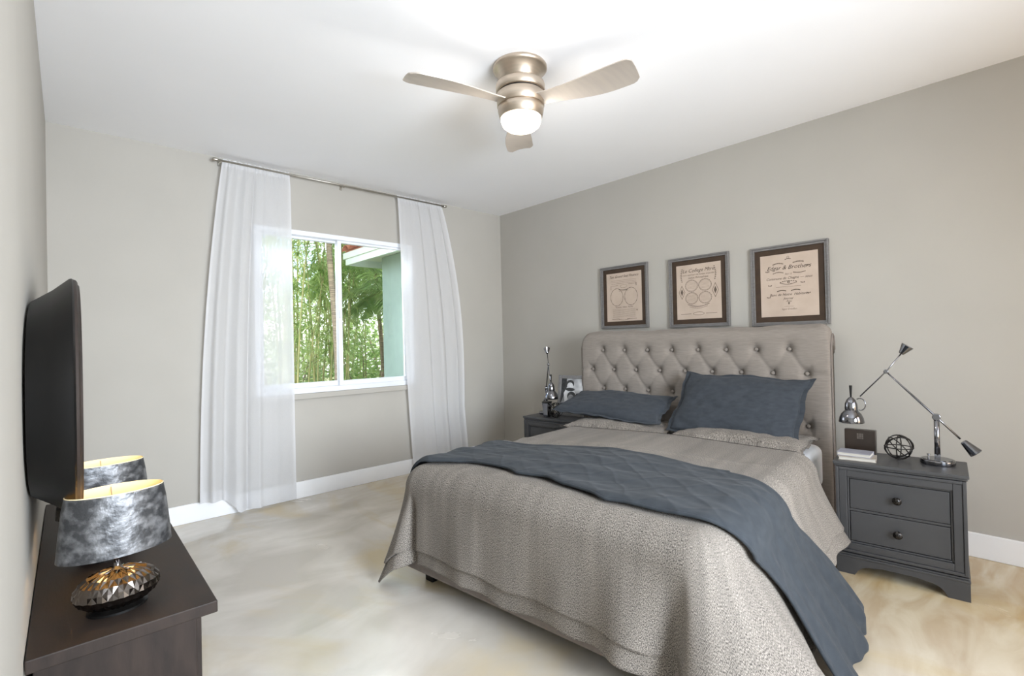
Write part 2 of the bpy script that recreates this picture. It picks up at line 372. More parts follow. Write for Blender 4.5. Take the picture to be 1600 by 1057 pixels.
def curtain(label, top, bot, zbot, gather, nf, bulge, seed):
    """top/bot: (x left, x right); gather: where the cloth is bunched (0..1) ; flat part hangs smooth"""
    rnd = random.Random(seed); ph = [rnd.uniform(0, 6.28) for _ in range(4)]
    root = empty('sheer_curtain', ((top[0]+top[1])/2, RY, 0), 0, label, 'curtain', 'sheer curtains at the window')
    ox = root.location.x
    g0, g1 = gather
    def pos(s, t):   # s across 0..1, t down 0..1
        z = lerp(RZ+.018, zbot(s), t)
        # denser folds inside the gathered part
        gs = sstep(g0-.05, g0+.12, s)*(1-sstep(g1-.12, g1+.05, s))
        tt = t**.8
        x = lerp(lerp(top[0], top[1], s), lerp(bot[0], bot[1], s), tt) + bulge(s, t)
        amp = (.010+.020*tt)*gs + .004
        w = math.sin(2*PI*nf*s+ph[0]+.7*math.sin(3*s+ph[1])) + .2*math.sin(2*PI*nf*2.3*s+ph[2]+1.2*t)
        y = amp*w + .006*math.sin(5*t+ph[3]+6*s)
        x += .006*math.cos(2*PI*nf*1.7*s+ph[3])*gs
        if t < .05:     # casing shirred on the rod
            k = 1-t/.05
            y = lerp(y, .010+.003*math.sin(2*PI*nf*4*s), k)
            z += .004*math.sin(2*PI*nf*3*s)*k*gs
        return Vector((x-ox, y, z))
    b = BM(); grid(b, 150, 90, pos); obj('sheer_panel', b, M_sheer, root, smooth=True)
    off = Vector((0, -.0025, 0))
    b = BM(); grid(b, 150, 3, lambda s, t: pos(s, t*.022)+off); obj('rod_pocket', b, M_sheer, root, smooth=True)
    b = BM(); grid(b, 150, 3, lambda s, t: pos(s, .97+t*.03)+off); obj('bottom_hem', b, M_sheer, root, smooth=True)
    for s0, s1 in ((0, .022), (.978, 1)):
        b = BM(); grid(b, 3, 90, lambda s, t, a=s0, c=s1: pos(lerp(a, c, s), t)+off); obj('side_hem', b, M_sheer, root, smooth=True)
    return root
curtain('long sheer white curtain at the left side of the window', (.985, 1.462), (.80, 1.468),
        lambda s: .135-.115*sstep(.2, .4, s), (0.0, .62), 4.5, lambda s, t: -.05*math.sin(PI*t)*(1-s)*(1 if t < .7 else 1)*.6, 3)
curtain('long sheer white curtain at the right side of the window, nearer the room corner', (2.445, 2.945), (2.565, 3.235),
        lambda s: .06+.03*math.sin(9*s), (.35, 1.0), 4, lambda s, t: .07*math.sin(PI*min(1, t*1.25))*s - .025*math.sin(PI*t)*(1-s), 11)

# ------------------------------------------------------------------ ceiling fan
fan = empty('ceiling_fan', (1.86, 1.854, ROOM_H), 0, 'brushed nickel three-blade ceiling fan with lit round light', 'ceiling fan')
b = BM(); lathe(b, [(.138, 0), (.142, -.006), (.142, -.020), (.134, -.026), (.128, -.030), (.112, -.048), (.094, -.075), (.088, -.098), (.088, -.11)], 48)
obj('canopy', b, M_nickel, fan, smooth=True)
b = BM(); lathe(b, [(.085, -.096), (.118, -.098), (.126, -.104), (.129, -.115), (.129, -.152), (.126, -.155)], 48); obj('motor_cover', b, M_nickel, fan, smooth=True)
b = BM(); lathe(b, [(.117, -.154), (.117, -.166)], 48); obj('vent_gap', b, M_dark_slot, fan)
b = BM(); lathe(b, [(.123, -.165), (.126, -.168), (.124, -.235), (.120, -.238)], 48); obj('motor_housing', b, M_nickel, fan, smooth=True)
b = BM(); lathe(b, [(.117, -.238), (.121, -.242), (.120, -.262), (.112, -.300), (.109, -.303)], 48); obj('light_ring', b, M_nickel, fan, smooth=True)
b = BM(); lathe(b, [(.107, -.301), (.106, -.318), (.097, -.345), (.078, -.362), (.045, -.372), (.002, -.376)], 48); obj('light_globe', b, M_glow, fan, smooth=True)
def blade(ang):
    root = Matrix.Rotation(ang, 4, 'Z') @ Matrix.Translation((0, 0, -.215)) @ Matrix.Rotation(math.radians(-13), 4, 'X')
    b = BM(); n = 28; top = []
    outline = []
    for i in range(n+1):
        s = i/n; r = lerp(.10, .615, s)
        hw0 = lerp(.046, .088, sstep(0, .75, s)); hw1 = lerp(.044, .080, sstep(0, .8, s))
        e = 1-max(0, (s-.90)/.10)**3*.30
        sweep = .020*math.sin(PI*s*.9)
        outline.append((r, hw0*e+sweep, -hw1*e+sweep))
    rows = []
    for r, a, c in outline:
        row = []
        for k in range(7):
            y = lerp(c, a, k/6); z = .008*(1-((y-(a+c)/2)/max(.001, (a-c)/2))**2)
            row.append((b.verts.new((r, y, z)), b.verts.new((r, y, z-.006))))
        rows.append(row)
    for i in range(n):
        for k in range(6):
            b.faces.new((rows[i][k][0], rows[i+1][k][0], rows[i+1][k+1][0], rows[i][k+1][0]))
            b.faces.new((rows[i][k][1], rows[i][k+1][1], rows[i+1][k+1][1], rows[i+1][k][1]))
        for k in (0, 6):
            q = (rows[i][k][0], rows[i+1][k][0], rows[i+1][k][1], rows[i][k][1]); b.faces.new(q if k else q[::-1])
    for i in (0, n):
        for k in range(6):
            q = (rows[i][k][0], rows[i][k+1][0], rows[i][k+1][1], rows[i][k][1]); b.faces.new(q)
    bmesh.ops.recalc_face_normals(b, faces=b.faces[:])
    bmesh.ops.transform(b, matrix=root, verts=b.verts[:])
    bl = obj('blade', b, M_blade, fan, smooth=True)
    h = BM(); box(h, .085, .125, -.028, .028, -.004, .004); bmesh.ops.transform(h, matrix=root, verts=h.verts[:])
    obj('blade_bracket', h, M_nickel, bl, bevel=.002)
away = PI/2-yaw - math.radians(2)
for k in range(3): blade(away + k*2*PI/3)
fan.scale = (1, 1, .90)
# lamp inside the fan globe
fl = light('fan_lamp_light', 'POINT', (1.86, 1.854, ROOM_H-.40), None, 6, (1, .96, .91), .09)

# ------------------------------------------------------------------ bed wall local frame (u out from the wall, v along it)
TH = math.radians(6); OX, OY = 3.62, .925
def L2W(u, v, z=0): return Vector((OX - math.cos(TH)*u - math.sin(TH)*v, OY - math.sin(TH)*u + math.cos(TH)*v, z))
RZW = PI + TH          # local x axis = u, local y axis = -v
def lv(u, v, z=0): return Vector((u, -v, z))     # coordinates inside an empty at (u0,v0) rotated RZW are (du, -dv)
def bedempty(name, u, v, z, label, cat, group=None, rz=0):
    return empty(name, L2W(u, v, z), RZW+rz, label, cat, group)
def setuv(o, fn):
    me = o.data; uv = me.uv_layers.new(name='UVMap')
    for l in me.loops: uv.data[l.index].uv = fn(me.vertices[l.vertex_index].co)

BED_V0, BED_V1 = -.0, 1.85
bed = bedempty('upholstered_bed', 0, 0, 0, 'taupe linen bed with tall button-tufted headboard and low rails', 'bed')
buttons = []
for z, n0, off in ((1.165, 8, .235), (1.005, 9, .135), (.845, 8, .235), (.665, 9, .135), (.505, 8, .235)):
    for k in range(n0): buttons.append((off+k*.2015, z))
def headboard():
    W = 1.855; HT = 1.325; R = .075
    prof = []     # (u, z) along the profile, plus normal
    for i in range(66): prof.append((0.0, lerp(.10, HT-R-.02, i/65), 1.0, 0.0))
    for i in range(1, 22):
        a = PI*1.15*i/21; prof.append((-R+R*math.cos(a), HT-R-.02+ (R+.02)*math.sin(a) if a < PI/2 else HT-R-.02+(R+.02)*math.sin(a), math.cos(a), math.sin(a)))
    prof.append((-.11, 1.18, -1, 0)); prof.append((-.11, .10, -1, 0))
    NV = 190
    def tuft(v, z):
        d = 0
        for bv, bz in buttons:
            r2 = (v-bv)**2+(z-bz)**2
            if r2 < .03: d -= .030*math.exp(-r2/(.028**2)) + .012*math.exp(-r2/(.06**2))
        # diagonal pleats between buttons of neighbouring rows
        rows = (1.165, 1.005, .845, .665, .505)
        for k in range(4):
            za, zb = rows[k], rows[k+1]
            if zb <= z <= za:
                t = (za-z)/(za-zb); oa = .235 if k % 2 == 0 else .135
                for sgn in (-1, 1):
                    c = oa + sgn*.1008*t
                    q = ((v-c+.1008) % .2015)-.1008
                    if .10 < v < 1.78: d -= .009*math.exp(-(q/.009)**2)
        if z > 1.165:
            q = ((v-.235+.1008) % .2015)-.1008
            if .2 < v < 1.7: d -= .004*math.exp(-(q/.012)**2)*(1-sstep(1.165, 1.24, z))
        for ez in (1.005, .665):
            if v < .135 or v > 1.747: d -= .009*math.exp(-((z-ez)/.007)**2)
        # inset front panel seam near the edge
        return d
    b = BM(); rows = []
    for u, z, nu, nz_ in prof:
        row = []
        for j in range(NV):
            v = W*j/(NV-1)
            e = min(v, W-v)
            dz = 0
            if e < .07: dz = .07-math.sqrt(max(0, .07**2-(.07-e)**2))
            f = sstep(.95, 1.30, z)
            d = tuft(v, z) if nu > .2 else 0
            if z < 1.30 and nu > .2: d += .012*(1-math.exp(-e/.03))
            wob = .004*math.sin(9*v)*f + .003*math.sin(23*v+1)*f
            rd = .015*(1-min(1, e/.015))**2 if nu > 0 else 0
            row.append(b.verts.new(lv(u+(d-rd)*nu, v, z+d*nz_-dz*f+wob)))
        rows.append(row)
    for a, c in zip(rows, rows[1:]):
        for j in range(NV-1): b.faces.new((a[j], c[j], c[j+1], a[j+1]))
    b.faces.new([r[0] for r in rows]); b.faces.new([r[-1] for r in rows][::-1])
    b.faces.new(rows[0][:]); 
    for j in range(NV-1):
        pass
    bmesh.ops.recalc_face_normals(b, faces=b.faces[:])
    hb = obj('headboard', b, M_head, bed, smooth=True)
    # piping along the side faces
    for v in (0.0, W):
        p = BM(); pts = [lv(u-.012*nu, v+(.002 if v else -.002), min(z, HT)-(.065*sstep(.95, 1.30, z)) if nu > -.5 else z-.06) for u, z, nu, nz_ in prof[::3][:29]]
        tube(p, pts, .0045, 6); obj('piping', p, M_rail, hb, smooth=True)
    for bv, bz in buttons:
        k = BM(); lathe(k, [(.002, .009), (.009, .007), (.0125, .002), (.0125, -.004), (.008, -.006)], 14, Matrix.Translation(lv(-.016, bv, bz)) @ Matrix.Rotation(PI/2, 4, 'Y'))
        obj('button', k, M_head, hb, smooth=True)
headboard()
for v in (.13, 1.60): obj('side_rail', boxbm(-.0+.0, 2.0, -v-.04, -v, .07, .30), M_rail, bed, bevel=.012)
b = boxbm(2.0, 2.055, -1.64, -.09, .07, .30); obj('foot_rail', b, M_rail, bed, bevel=.015)
for u in (.06, 1.93):
    for v in (.2, 1.5): obj('leg', boxbm(u, u+.06, -v-.06, -v, 0, .072), M_black, bed, bevel=.005)
obj('slat_base', boxbm(.0, 1.99, -1.58, -.19, .24, .29), M_black, bed)

b = boxbm(.02, 1.98, -1.63, -.05, .30, .565)
mt = obj('mattress', b, M_mattress, None, bevel=.05, smooth=True); mt.modifiers['bevel'].segments = 5
mt.matrix_world = Matrix.Translation(L2W(0, 0, 0)) @ Matrix.Rotation(RZW, 4, 'Z')
tag(mt, 'white mattress on the taupe bed, its corner showing beside the headboard', 'mattress')

# duvet: perimeter s walks left side -> foot -> right side, r goes from the middle outwards and down
DU0, DU1, DV0, DV1 = .61, 1.985, .10, 1.52
def ztop(u, v):
    cu = sstep(.61, .80, u); 
    c = 1-.42*sstep(0, 1, abs(v-.81)/.71)
    fade = sstep(DV0, DV0+.15, v)*(1-sstep(DV1-.15, DV1, v))*(1-sstep(DU1-.12, DU1, u))
    return .595 + .045*c + .014*pnoise(Vector((u*3, v*3, .3)))*cu*fade + .007*math.exp(-((u-1.10-.10*(v-.8))/.03)**2)
def drape(side, p, q, grow=0.0, flare=1.0):
    """side 'L','F','R': p runs along the edge, q = arc length outward from the inner rectangle edge"""
    pass
LSIDE = DU1-DU0; LF = DV1-DV0; RC = .12; ARC = .42
PER = LSIDE*2+LF+2*ARC
def perim(s):
    """returns inner point, outward direction, tag"""
    if s < LSIDE: return (DU0+s, DV1), (0, 1), 'L', s/LSIDE
    s -= LSIDE
    if s < ARC: a = s/ARC*PI/2; return (DU1, DV1), (math.sin(a), math.cos(a)), 'CL', s/ARC
    s -= ARC
    if s < LF: return (DU1, DV1-s), (1, 0), 'F', s/LF
    s -= LF
    if s < ARC: a = s/ARC*PI/2; return (DU1, DV0), (math.cos(a), -math.sin(a)), 'CR', s/ARC
    s -= ARC
    return (DU1-s, DV0), (0, -1), 'R', s/LSIDE
def skirt(s, h, zb):
    """extra outward displacement at depth fraction h (0 top .. 1 hem)"""
    (u, v), d, k, t = perim(s)
    o = 0
    sL = LSIDE; sF = LSIDE+ARC; sR = sF+LF; sE = sR+ARC
    g = h**1.3
    # left corner flare and the pleat where the foot begins
    o += .14*g*math.exp(-((s-(sL+ARC*.50))/.17)**2)
    o -= (.035+.02*h)*sstep(.02, .3, h)*math.exp(-((s-(sF+.01))/.022)**2)
    o += .018*sstep(.1, .6, h)*math.exp(-((s-(sF-.07))/.04)**2)
    # left side
    o += .05*g*(1-sstep(sL-.3, sL, s))
    # right corner: deep fold that opens towards the hem, then a wide flare
    o -= .095*g*math.exp(-((s-(sR-.03-.02*h))/.045)**2)
    o += .05*g*math.exp(-((s-(sR-.20))/.10)**2)
    o += .20*g*math.exp(-((s-(sR+ARC*.8))/.32)**2)
    o += .13*g*sstep(sR+ARC*.6, sE+.1, s)
    # gentle waves
    o += .010*h*math.sin(s*9.0+1)+.006*h*math.sin(s*23+2)
    return o
def hemz(s):
    sL = LSIDE; sF = LSIDE+ARC; sR = sF+LF; sE = sR+ARC
    z = .135
    z -= .125*math.exp(-((s-(sL+ARC*.45))/.10)**2)
    z -= .09*math.exp(-((s-(sR+ARC*.7))/.22)**2)
    z += .07*sstep(sE+.4, sE+.9, s) + .05*(1-sstep(.3, 1.2, s))
    z += .012*math.sin(s*7)+.006*math.sin(s*17+1)
    return max(z, .02)
def duvet_pt(s, q, grow=0.0, hem=None):
    """q in 0..1 rounding, 1..2 hanging"""
    (u, v), d, k, t = perim(s)
    zt = ztop(u, v)
    if q <= 1:
        a = q*PI/2; r = RC*math.sin(a); z = zt - .115*(1-math.cos(a)); nz_ = math.cos(a); no = math.sin(a)
        r += grow*no; z += grow*nz_
    else:
        h = q-1; zb = hemz(s) if hem is None else hem
        z = lerp(zt-.115, zb, h)
        if hem is not None: h = min(1.3, (zt-.115-z)/(zt-.115-hemz(s)))
        r = RC+grow+.012*h + skirt(s, h, zb)
    if q > .5 and q <= 1: r += skirt(s, .0, 0)
    return Vector((u+d[0]*r, v+d[1]*r, z))
NUT, NVT, NAR = 130, 120, 34
SS = ([LSIDE*i/(NUT-1) for i in range(NUT)] + [LSIDE+ARC*i/NAR for i in range(1, NAR)] + [LSIDE+ARC+LF*i/(NVT-1) for i in range(NVT)]
      + [LSIDE+ARC+LF+ARC*i/NAR for i in range(1, NAR)] + [LSIDE+2*ARC+LF+LSIDE*i/(NUT-1) for i in range(NUT)])
NP = len(SS)
QS = [i/10 for i in range(1, 11)] + [1+i/34*.80 for i in range(1, 35)]
def duvet():
    root = bedempty('duvet', 0, 0, 0, 'grey brown twill duvet spread over the bed, hem hanging past the rails', 'duvet')
    b = BM(); uvl = b.loops.layers.uv.new('UVMap'); co = {}
    # top sheet as a regular grid joined to the perimeter rows
    nu, nv = NUT, NVT
    rings = []
    for q in QS:
        row = []
        for s in SS:
            p = duvet_pt(s, q); w = b.verts.new(lv(p.x, p.y, p.z)); row.append(w)
            (u, v), d, k, t = perim(s)
            ql = .19*min(q, 1)+max(0, q-1)*.5
            co[w] = (s, ql)
        rings.append(row)
    for i in range(len(rings)-1):
        for j in range(NP-1): b.faces.new((rings[i][j], rings[i][j+1], rings[i+1][j+1], rings[i+1][j]))
    # top
    G = [[None]*nv for _ in range(nu)]
    for i in range(nu):
        for j in range(nv):
            u = lerp(DU0, DU1, i/(nu-1)); v = lerp(DV0, DV1, j/(nv-1))
            w = b.verts.new(lv(u, v, ztop(u, v))); G[i][j] = w; co[w] = (v, u)
    for i in range(nu-1):
        for j in range(nv-1): b.faces.new((G[i][j], G[i+1][j], G[i+1][j+1], G[i][j+1]))
    # first band: from inner rectangle edge to ring 0
    inner = []
    for s in SS:
        (u, v), d, k, t = perim(s); w = b.verts.new(lv(u, v, ztop(u, v))); inner.append(w); co[w] = (v, u)
    for j in range(NP-1): b.faces.new((inner[j], inner[j+1], rings[0][j+1], rings[0][j]))
    # head edge: rolled thickness
    e0 = [b.verts.new(lv(DU0-.012*math.sin(PI*k_/4), lerp(DV0-RC, DV1+RC, .5), 0)) for k_ in range(0)]
    for f in b.faces:
        for l in f.loops: l[uvl].uv = co[l.vert]
    bmesh.ops.remove_doubles(b, verts=b.verts[:], dist=.0004)
    bmesh.ops.recalc_face_normals(b, faces=b.faces[:])
    o = obj('cover', b, M_duvet, root, smooth=True, solid=.014)
    # border strip below the seam
    b = BM(); uvl = b.loops.layers.uv.new('UVMap')
    rows = []; co = {}
    for i in range(9):
        q = 1.79+.21*i/8; row = []
        for s in SS:
            p = duvet_pt(s, q); (u, v), d, k, t = perim(s)
            ins = .012*(1 if i else 1.6) + .004*math.sin(s*31)*(i/8)
            w = b.verts.new(lv(p.x-d[0]*ins, p.y-d[1]*ins, p.z)); row.append(w); co[w] = (s, q*.5)
        rows.append(row)
    for a, c in zip(rows, rows[1:]):
        for j in range(NP-1): b.faces.new((a[j], a[j+1], c[j+1], c[j]))
    for f in b.faces:
        for l in f.loops: l[uvl].uv = co[l.vert]
    bmesh.ops.recalc_face_normals(b, faces=b.faces[:])
    obj('border', b, M_duvet, root, smooth=True, solid=.005)
    # flap turned back at the head end
    b = BM(); uvl = b.loops.layers.uv.new('UVMap')
    def fp(a, c):
        v = lerp(DV0-.02, DV1+.02, a); ang = c*PI
        u = DU0-.018*math.sin(ang)-.0; z = ztop(DU0, v)-.022+.024*math.cos(ang)
        return lv(u, v, z)
    grid(b, 60, 10, fp)
    for f in b.faces:
        for l in f.loops: l[uvl].uv = (l.vert.co.y, l.vert.co.x)
    bmesh.ops.recalc_face_normals(b, faces=b.faces[:])
    obj('turned_edge', b, M_duvet, root, smooth=True)
duvet()

# throw: strip across the bed hanging down both sides
def throw():
    root = bedempty('throw_blanket', 0, 0, 0, 'slate blue quilted throw laid across the foot of the bed', 'throw')
    NA, NB = 260, 90
    # a: 0 left hem ... 1 right hem ; path length pieces
    HL, HR = .42, .62
    TOTAL = HL+.19+(DV1-DV0)+.19+HR
    def edge_u(x, which):      # x is position along the path in metres
        v = DV1 - (x-HL-.19)   # equivalent v on top (extends over the sides)
        if which:   # foot-side edge
            base = 1.93 + .05*math.sin(v*3.5+.4) + .028*math.exp(-((v-.95)/.05)**2) - .02*math.exp(-((v-.80)/.05)**2) + .02*math.exp(-((v-.45)/.05)**2)
            if v > 1.3: base = lerp(base, 2.0, sstep(1.3, 1.55, v))
            if v < .1: base = lerp(base, 1.72, sstep(.1, -.35, v)) if v < .1 else base
            return base
        base = 1.30 + .10*sstep(.9, 1.6, v)+.02*math.sin(v*6)
        if v < .2: base = lerp(base, 1.10, sstep(.15, -.7, v)) + .10*math.exp(-((v+.05)/.2)**2)
        return base
    def sofu(u, right):   # perimeter s for given u on a side
        if not right: return (u-DU0)
        return PER-(u-DU0)
    def pt(a, c):
        x = a*TOTAL
        u = lerp(edge_u(x, 0), edge_u(x, 1), c)
        puff = .014 + .010*(1-math.exp(-min(c, 1-c)/.03)) 
        puff += .008*pnoise(Vector((u*9, x*3.2, 1.0))) + .005*pnoise(Vector((u*19, x*8, 4.0))) + .004*abs(math.sin(9*(u+.35*x)+2*pnoise(Vector((u*3, x*2, 7)))))
        puff += .006*math.exp(-((c-.03)/.03)**2)
        xt = x-HL-.19
        if 0 <= xt <= DV1-DV0:
            v = DV1-xt; uu = min(u, DU1)
            z = ztop(uu, v)+puff+.004
            if u > DU1:
                aa = min(1, (u-DU1)/.19)*PI/2
                return lv(DU1+(RC+puff)*math.sin(aa), v, z-.115*(1-math.cos(aa)))
            return lv(u, v, z)
        right = xt > 0
        dist = (xt-(DV1-DV0)) if right else -xt
        hang = HR if right else HL
        if dist < .19: q = dist/.19
        else: q = 1+(dist-.19)/(hang)*(.97 if right else .8)
        # towards the bottom the near-side fall spreads into folds
        uu = min(u, DU1+.0)
        s = sofu(uu, right)
        s = min(max(s, .001), PER-.001)
        fold = 0
        if q > 1:
            h = q-1
            fold = h*(.014*(1+math.sin(c*17+.8*h)) + .006*(1+math.sin(c*37+2)))
        p = duvet_pt(s, q, puff+max(-.006, fold)+.004, hem=(.02 if right else None))
        if right and q > 1:
            h = q-1
            if c < .25: p.x -= .03*h*math.sin(h*5)*(1-c/.25)
        return lv(p.x + (u-uu), p.y, max(.006+.004*math.sin(c*30), p.z))
    b = BM(); grid(b, NA, NB, pt)
    bmesh.ops.recalc_face_normals(b, faces=b.faces[:])
    o = obj('cloth', b, M_throw, root, smooth=True, solid=.008)
    # rolled foot-side hem
    b = BM(); tube(b, [pt(i/120, 1.0)+Vector((0, 0, -.004)) for i in range(121)], .007, 6); obj('rolled_hem', b, M_throw, root, smooth=True)
def quilt_mat():
    m = mat('slate_blue_quilted_linen', (57, 61, 65), .93, rgb2=(49, 53, 57), nscale=30, lo=.3, hi=.7, sheen=.06, spec=.12)
    N = m.node_tree.nodes; L = m.node_tree.links; b = N['Principled BSDF']; t = N['Texture Coordinate']
    hs = []
    for rz in (.785, -.785):
        mp = N.new('ShaderNodeMapping'); mp.inputs['Rotation'].default_value = (0, 0, rz); L.new(t.outputs['Object'], mp.inputs['Vector'])
        w = N.new('ShaderNodeTexWave'); w.inputs['Scale'].default_value = 2.6; w.inputs['Distortion'].default_value = 3.5; w.inputs['Detail'].default_value = 2; w.inputs['Detail Scale'].default_value = 1.2
        L.new(mp.outputs[0], w.inputs['Vector']); p = N.new('ShaderNodeMath'); p.operation = 'POWER'; p.inputs[1].default_value = 10; L.new(w.outputs['Fac'], p.inputs[0]); hs.append(p)
    a = N.new('ShaderNodeMath'); a.operation = 'ADD'; L.new(hs[0].outputs[0], a.inputs[0]); L.new(hs[1].outputs[0], a.inputs[1])
    bp = N.new('ShaderNodeBump'); bp.inputs['Strength'].default_value = .3; bp.inputs['Distance'].default_value = .006; L.new(a.outputs[0], bp.inputs['Height'])
    n = N.new('ShaderNodeTexNoise'); n.inputs['Scale'].default_value = 330; L.new(t.outputs['Object'], n.inputs['Vector'])
    b2 = N.new('ShaderNodeBump'); b2.inputs['Strength'].default_value = .5; b2.inputs['Distance'].default_value = .001; L.new(n.outputs['Fac'], b2.inputs['Height']); L.new(bp.outputs[0], b2.inputs['Normal'])
    L.new(b2.outputs[0], b.inputs['Normal']); return m
M_throw = quilt_mat()
throw()

# pillows
def pillow(name, label, corners, thick, m, seed, flange=.0, group=None, sag=0, pinch=.045):
    """corners: TL, TR, BR, BL in bed coordinates (u, v, z) as seen from the foot"""
    root_pos = sum((Vector(c) for c in corners), Vector())/4
    root = bedempty(name, root_pos.x, root_pos.y, root_pos.z, label, 'pillow', group)
    TL, TR, BR, BL = [Vector(c)-root_pos for c in corners]
    ex = ((TR-TL)+(BR-BL)).normalized(); ey = ((TL-BL)+(TR-BR)).normalized(); nrm = ey.cross(ex).normalized()
    if nrm.x < 0 and abs(nrm.x) > .2: nrm = -nrm
    if nrm.z < 0 and abs(nrm.x) <= .2: nrm = -nrm
    b = BM(); N_ = 56
    def p(i, j, side):
        a = i/(N_-1); c = j/(N_-1)
        x = 2*a-1; y = 2*c-1
        # pull the edges in between the corners
        kx = 1-pinch*(1-y*y)*0-0; 
        px = x*(1-pinch*(1-y*y)); py = y*(1-pinch*1.4*(1-x*x))
        base = (TL*(1-px)*(1-py)+TR*(1+px)*(1-py)+BR*(1+px)*(1+py)+BL*(1-px)*(1+py))/4
        ed = max(0, (1-x**2)*(1-y**2))
        t = thick*(ed**.42)
        cr = .09*(abs(x)**3+abs(y)**3)
        w = (.010*pnoise(Vector((px*2.5+seed, py*2.5, side))) + .006*pnoise(Vector((px*7+seed, py*6, side*2)))
             + .012*math.sin(10*(abs(x)+abs(y))+seed)*(abs(x*y))**1.5*.6)*min(1, ed*6)
        bend = -sag*(1-x*x)
        q = base + nrm*((t+w)*side) + ey*bend*0 + ey*(.010*math.sin(5*x+seed)*abs(y)) + ex*(.008*math.sin(6*y+seed)*abs(x))
        return lv(q.x, q.y, q.z)
    for side in (1, -1): grid(b, N_, N_, lambda s, t, sd=side: p(s*(N_-1), t*(N_-1), sd))
    bmesh.ops.remove_doubles(b, verts=b.verts[:], dist=.0006)
    bmesh.ops.recalc_face_normals(b, faces=b.faces[:])
    o = obj('pillowcase', b, m, root, smooth=True)
    # seam along the edge
    if flange:
        f = BM()
        pts = []
        n = 60
        for k in range(4):
            for i in range(n):
                t = 2*i/n-1
                x, y = ((t, -1), (1, t), (-t, 1), (-1, -t))[k]
                px = x*(1-pinch*(1-y*y)); py = y*(1-pinch*1.4*(1-x*x))
                base = (TL*(1-px)*(1-py)+TR*(1+px)*(1-py)+BR*(1+px)*(1+py)+BL*(1-px)*(1+py))/4
                base += ey*(.010*math.sin(5*x+seed)*abs(y)) + ex*(.008*math.sin(6*y+seed)*abs(x))
                dr = (ex*px - ey*py); out = base + (base.normalized())*flange + nrm*.004*math.sin(20*t+k)
                pts.append((base - base.normalized()*.006, out))
        for sd in (1, -1):
            va = [f.verts.new(lv(*(q[0]+nrm*.003*sd))) for q in pts]; vb = [f.verts.new(lv(*(q[1]+nrm*.002*sd))) for q in pts]
            for i in range(len(pts)): j = (i+1) % len(pts); f.faces.new((va[i], va[j], vb[j], vb[i]))
        bmesh.ops.recalc_face_normals(f, faces=f.faces[:])
        obj('flange', f, m, root, smooth=True)
    return root
def to_uv(root):
    for o in root.children: setuv(o, lambda c: (c.y*1.0, c.x+c.z))
G1 = 'bed pillows'
r = pillow('bed_pillow', 'grey brown twill pillow lying flat under the upright slate pillow', [(.14, .83, .625), (.14, .06, .62), (.60, .06, .605), (.60, .84, .605)], .066, M_duvet, 1.3, .014, G1); to_uv(r)
r = pillow('bed_pillow', 'grey brown twill pillow mostly hidden under the flat slate pillow', [(.14, 1.66, .625), (.14, .90, .625), (.57, .90, .605), (.57, 1.66, .605)], .055, M_duvet, 4.1, .022, G1); to_uv(r)
pillow('bed_pillow', 'slate blue pillow lying nearly flat at the far side of the headboard', [(.10, 1.76, .825), (.10, .98, .815), (.46, .96, .665), (.42, 1.86, .700)], .062, M_slate, 2.2, .022, G1, pinch=.03)
pillow('bed_pillow', 'slate blue pillow propped upright against the headboard on the near side', [(.12, .86, 1.0), (.12, .09, .975), (.42, .12, .60), (.40, .90, .63)], .085, M_slate, 7.7, .024, G1, pinch=.07)

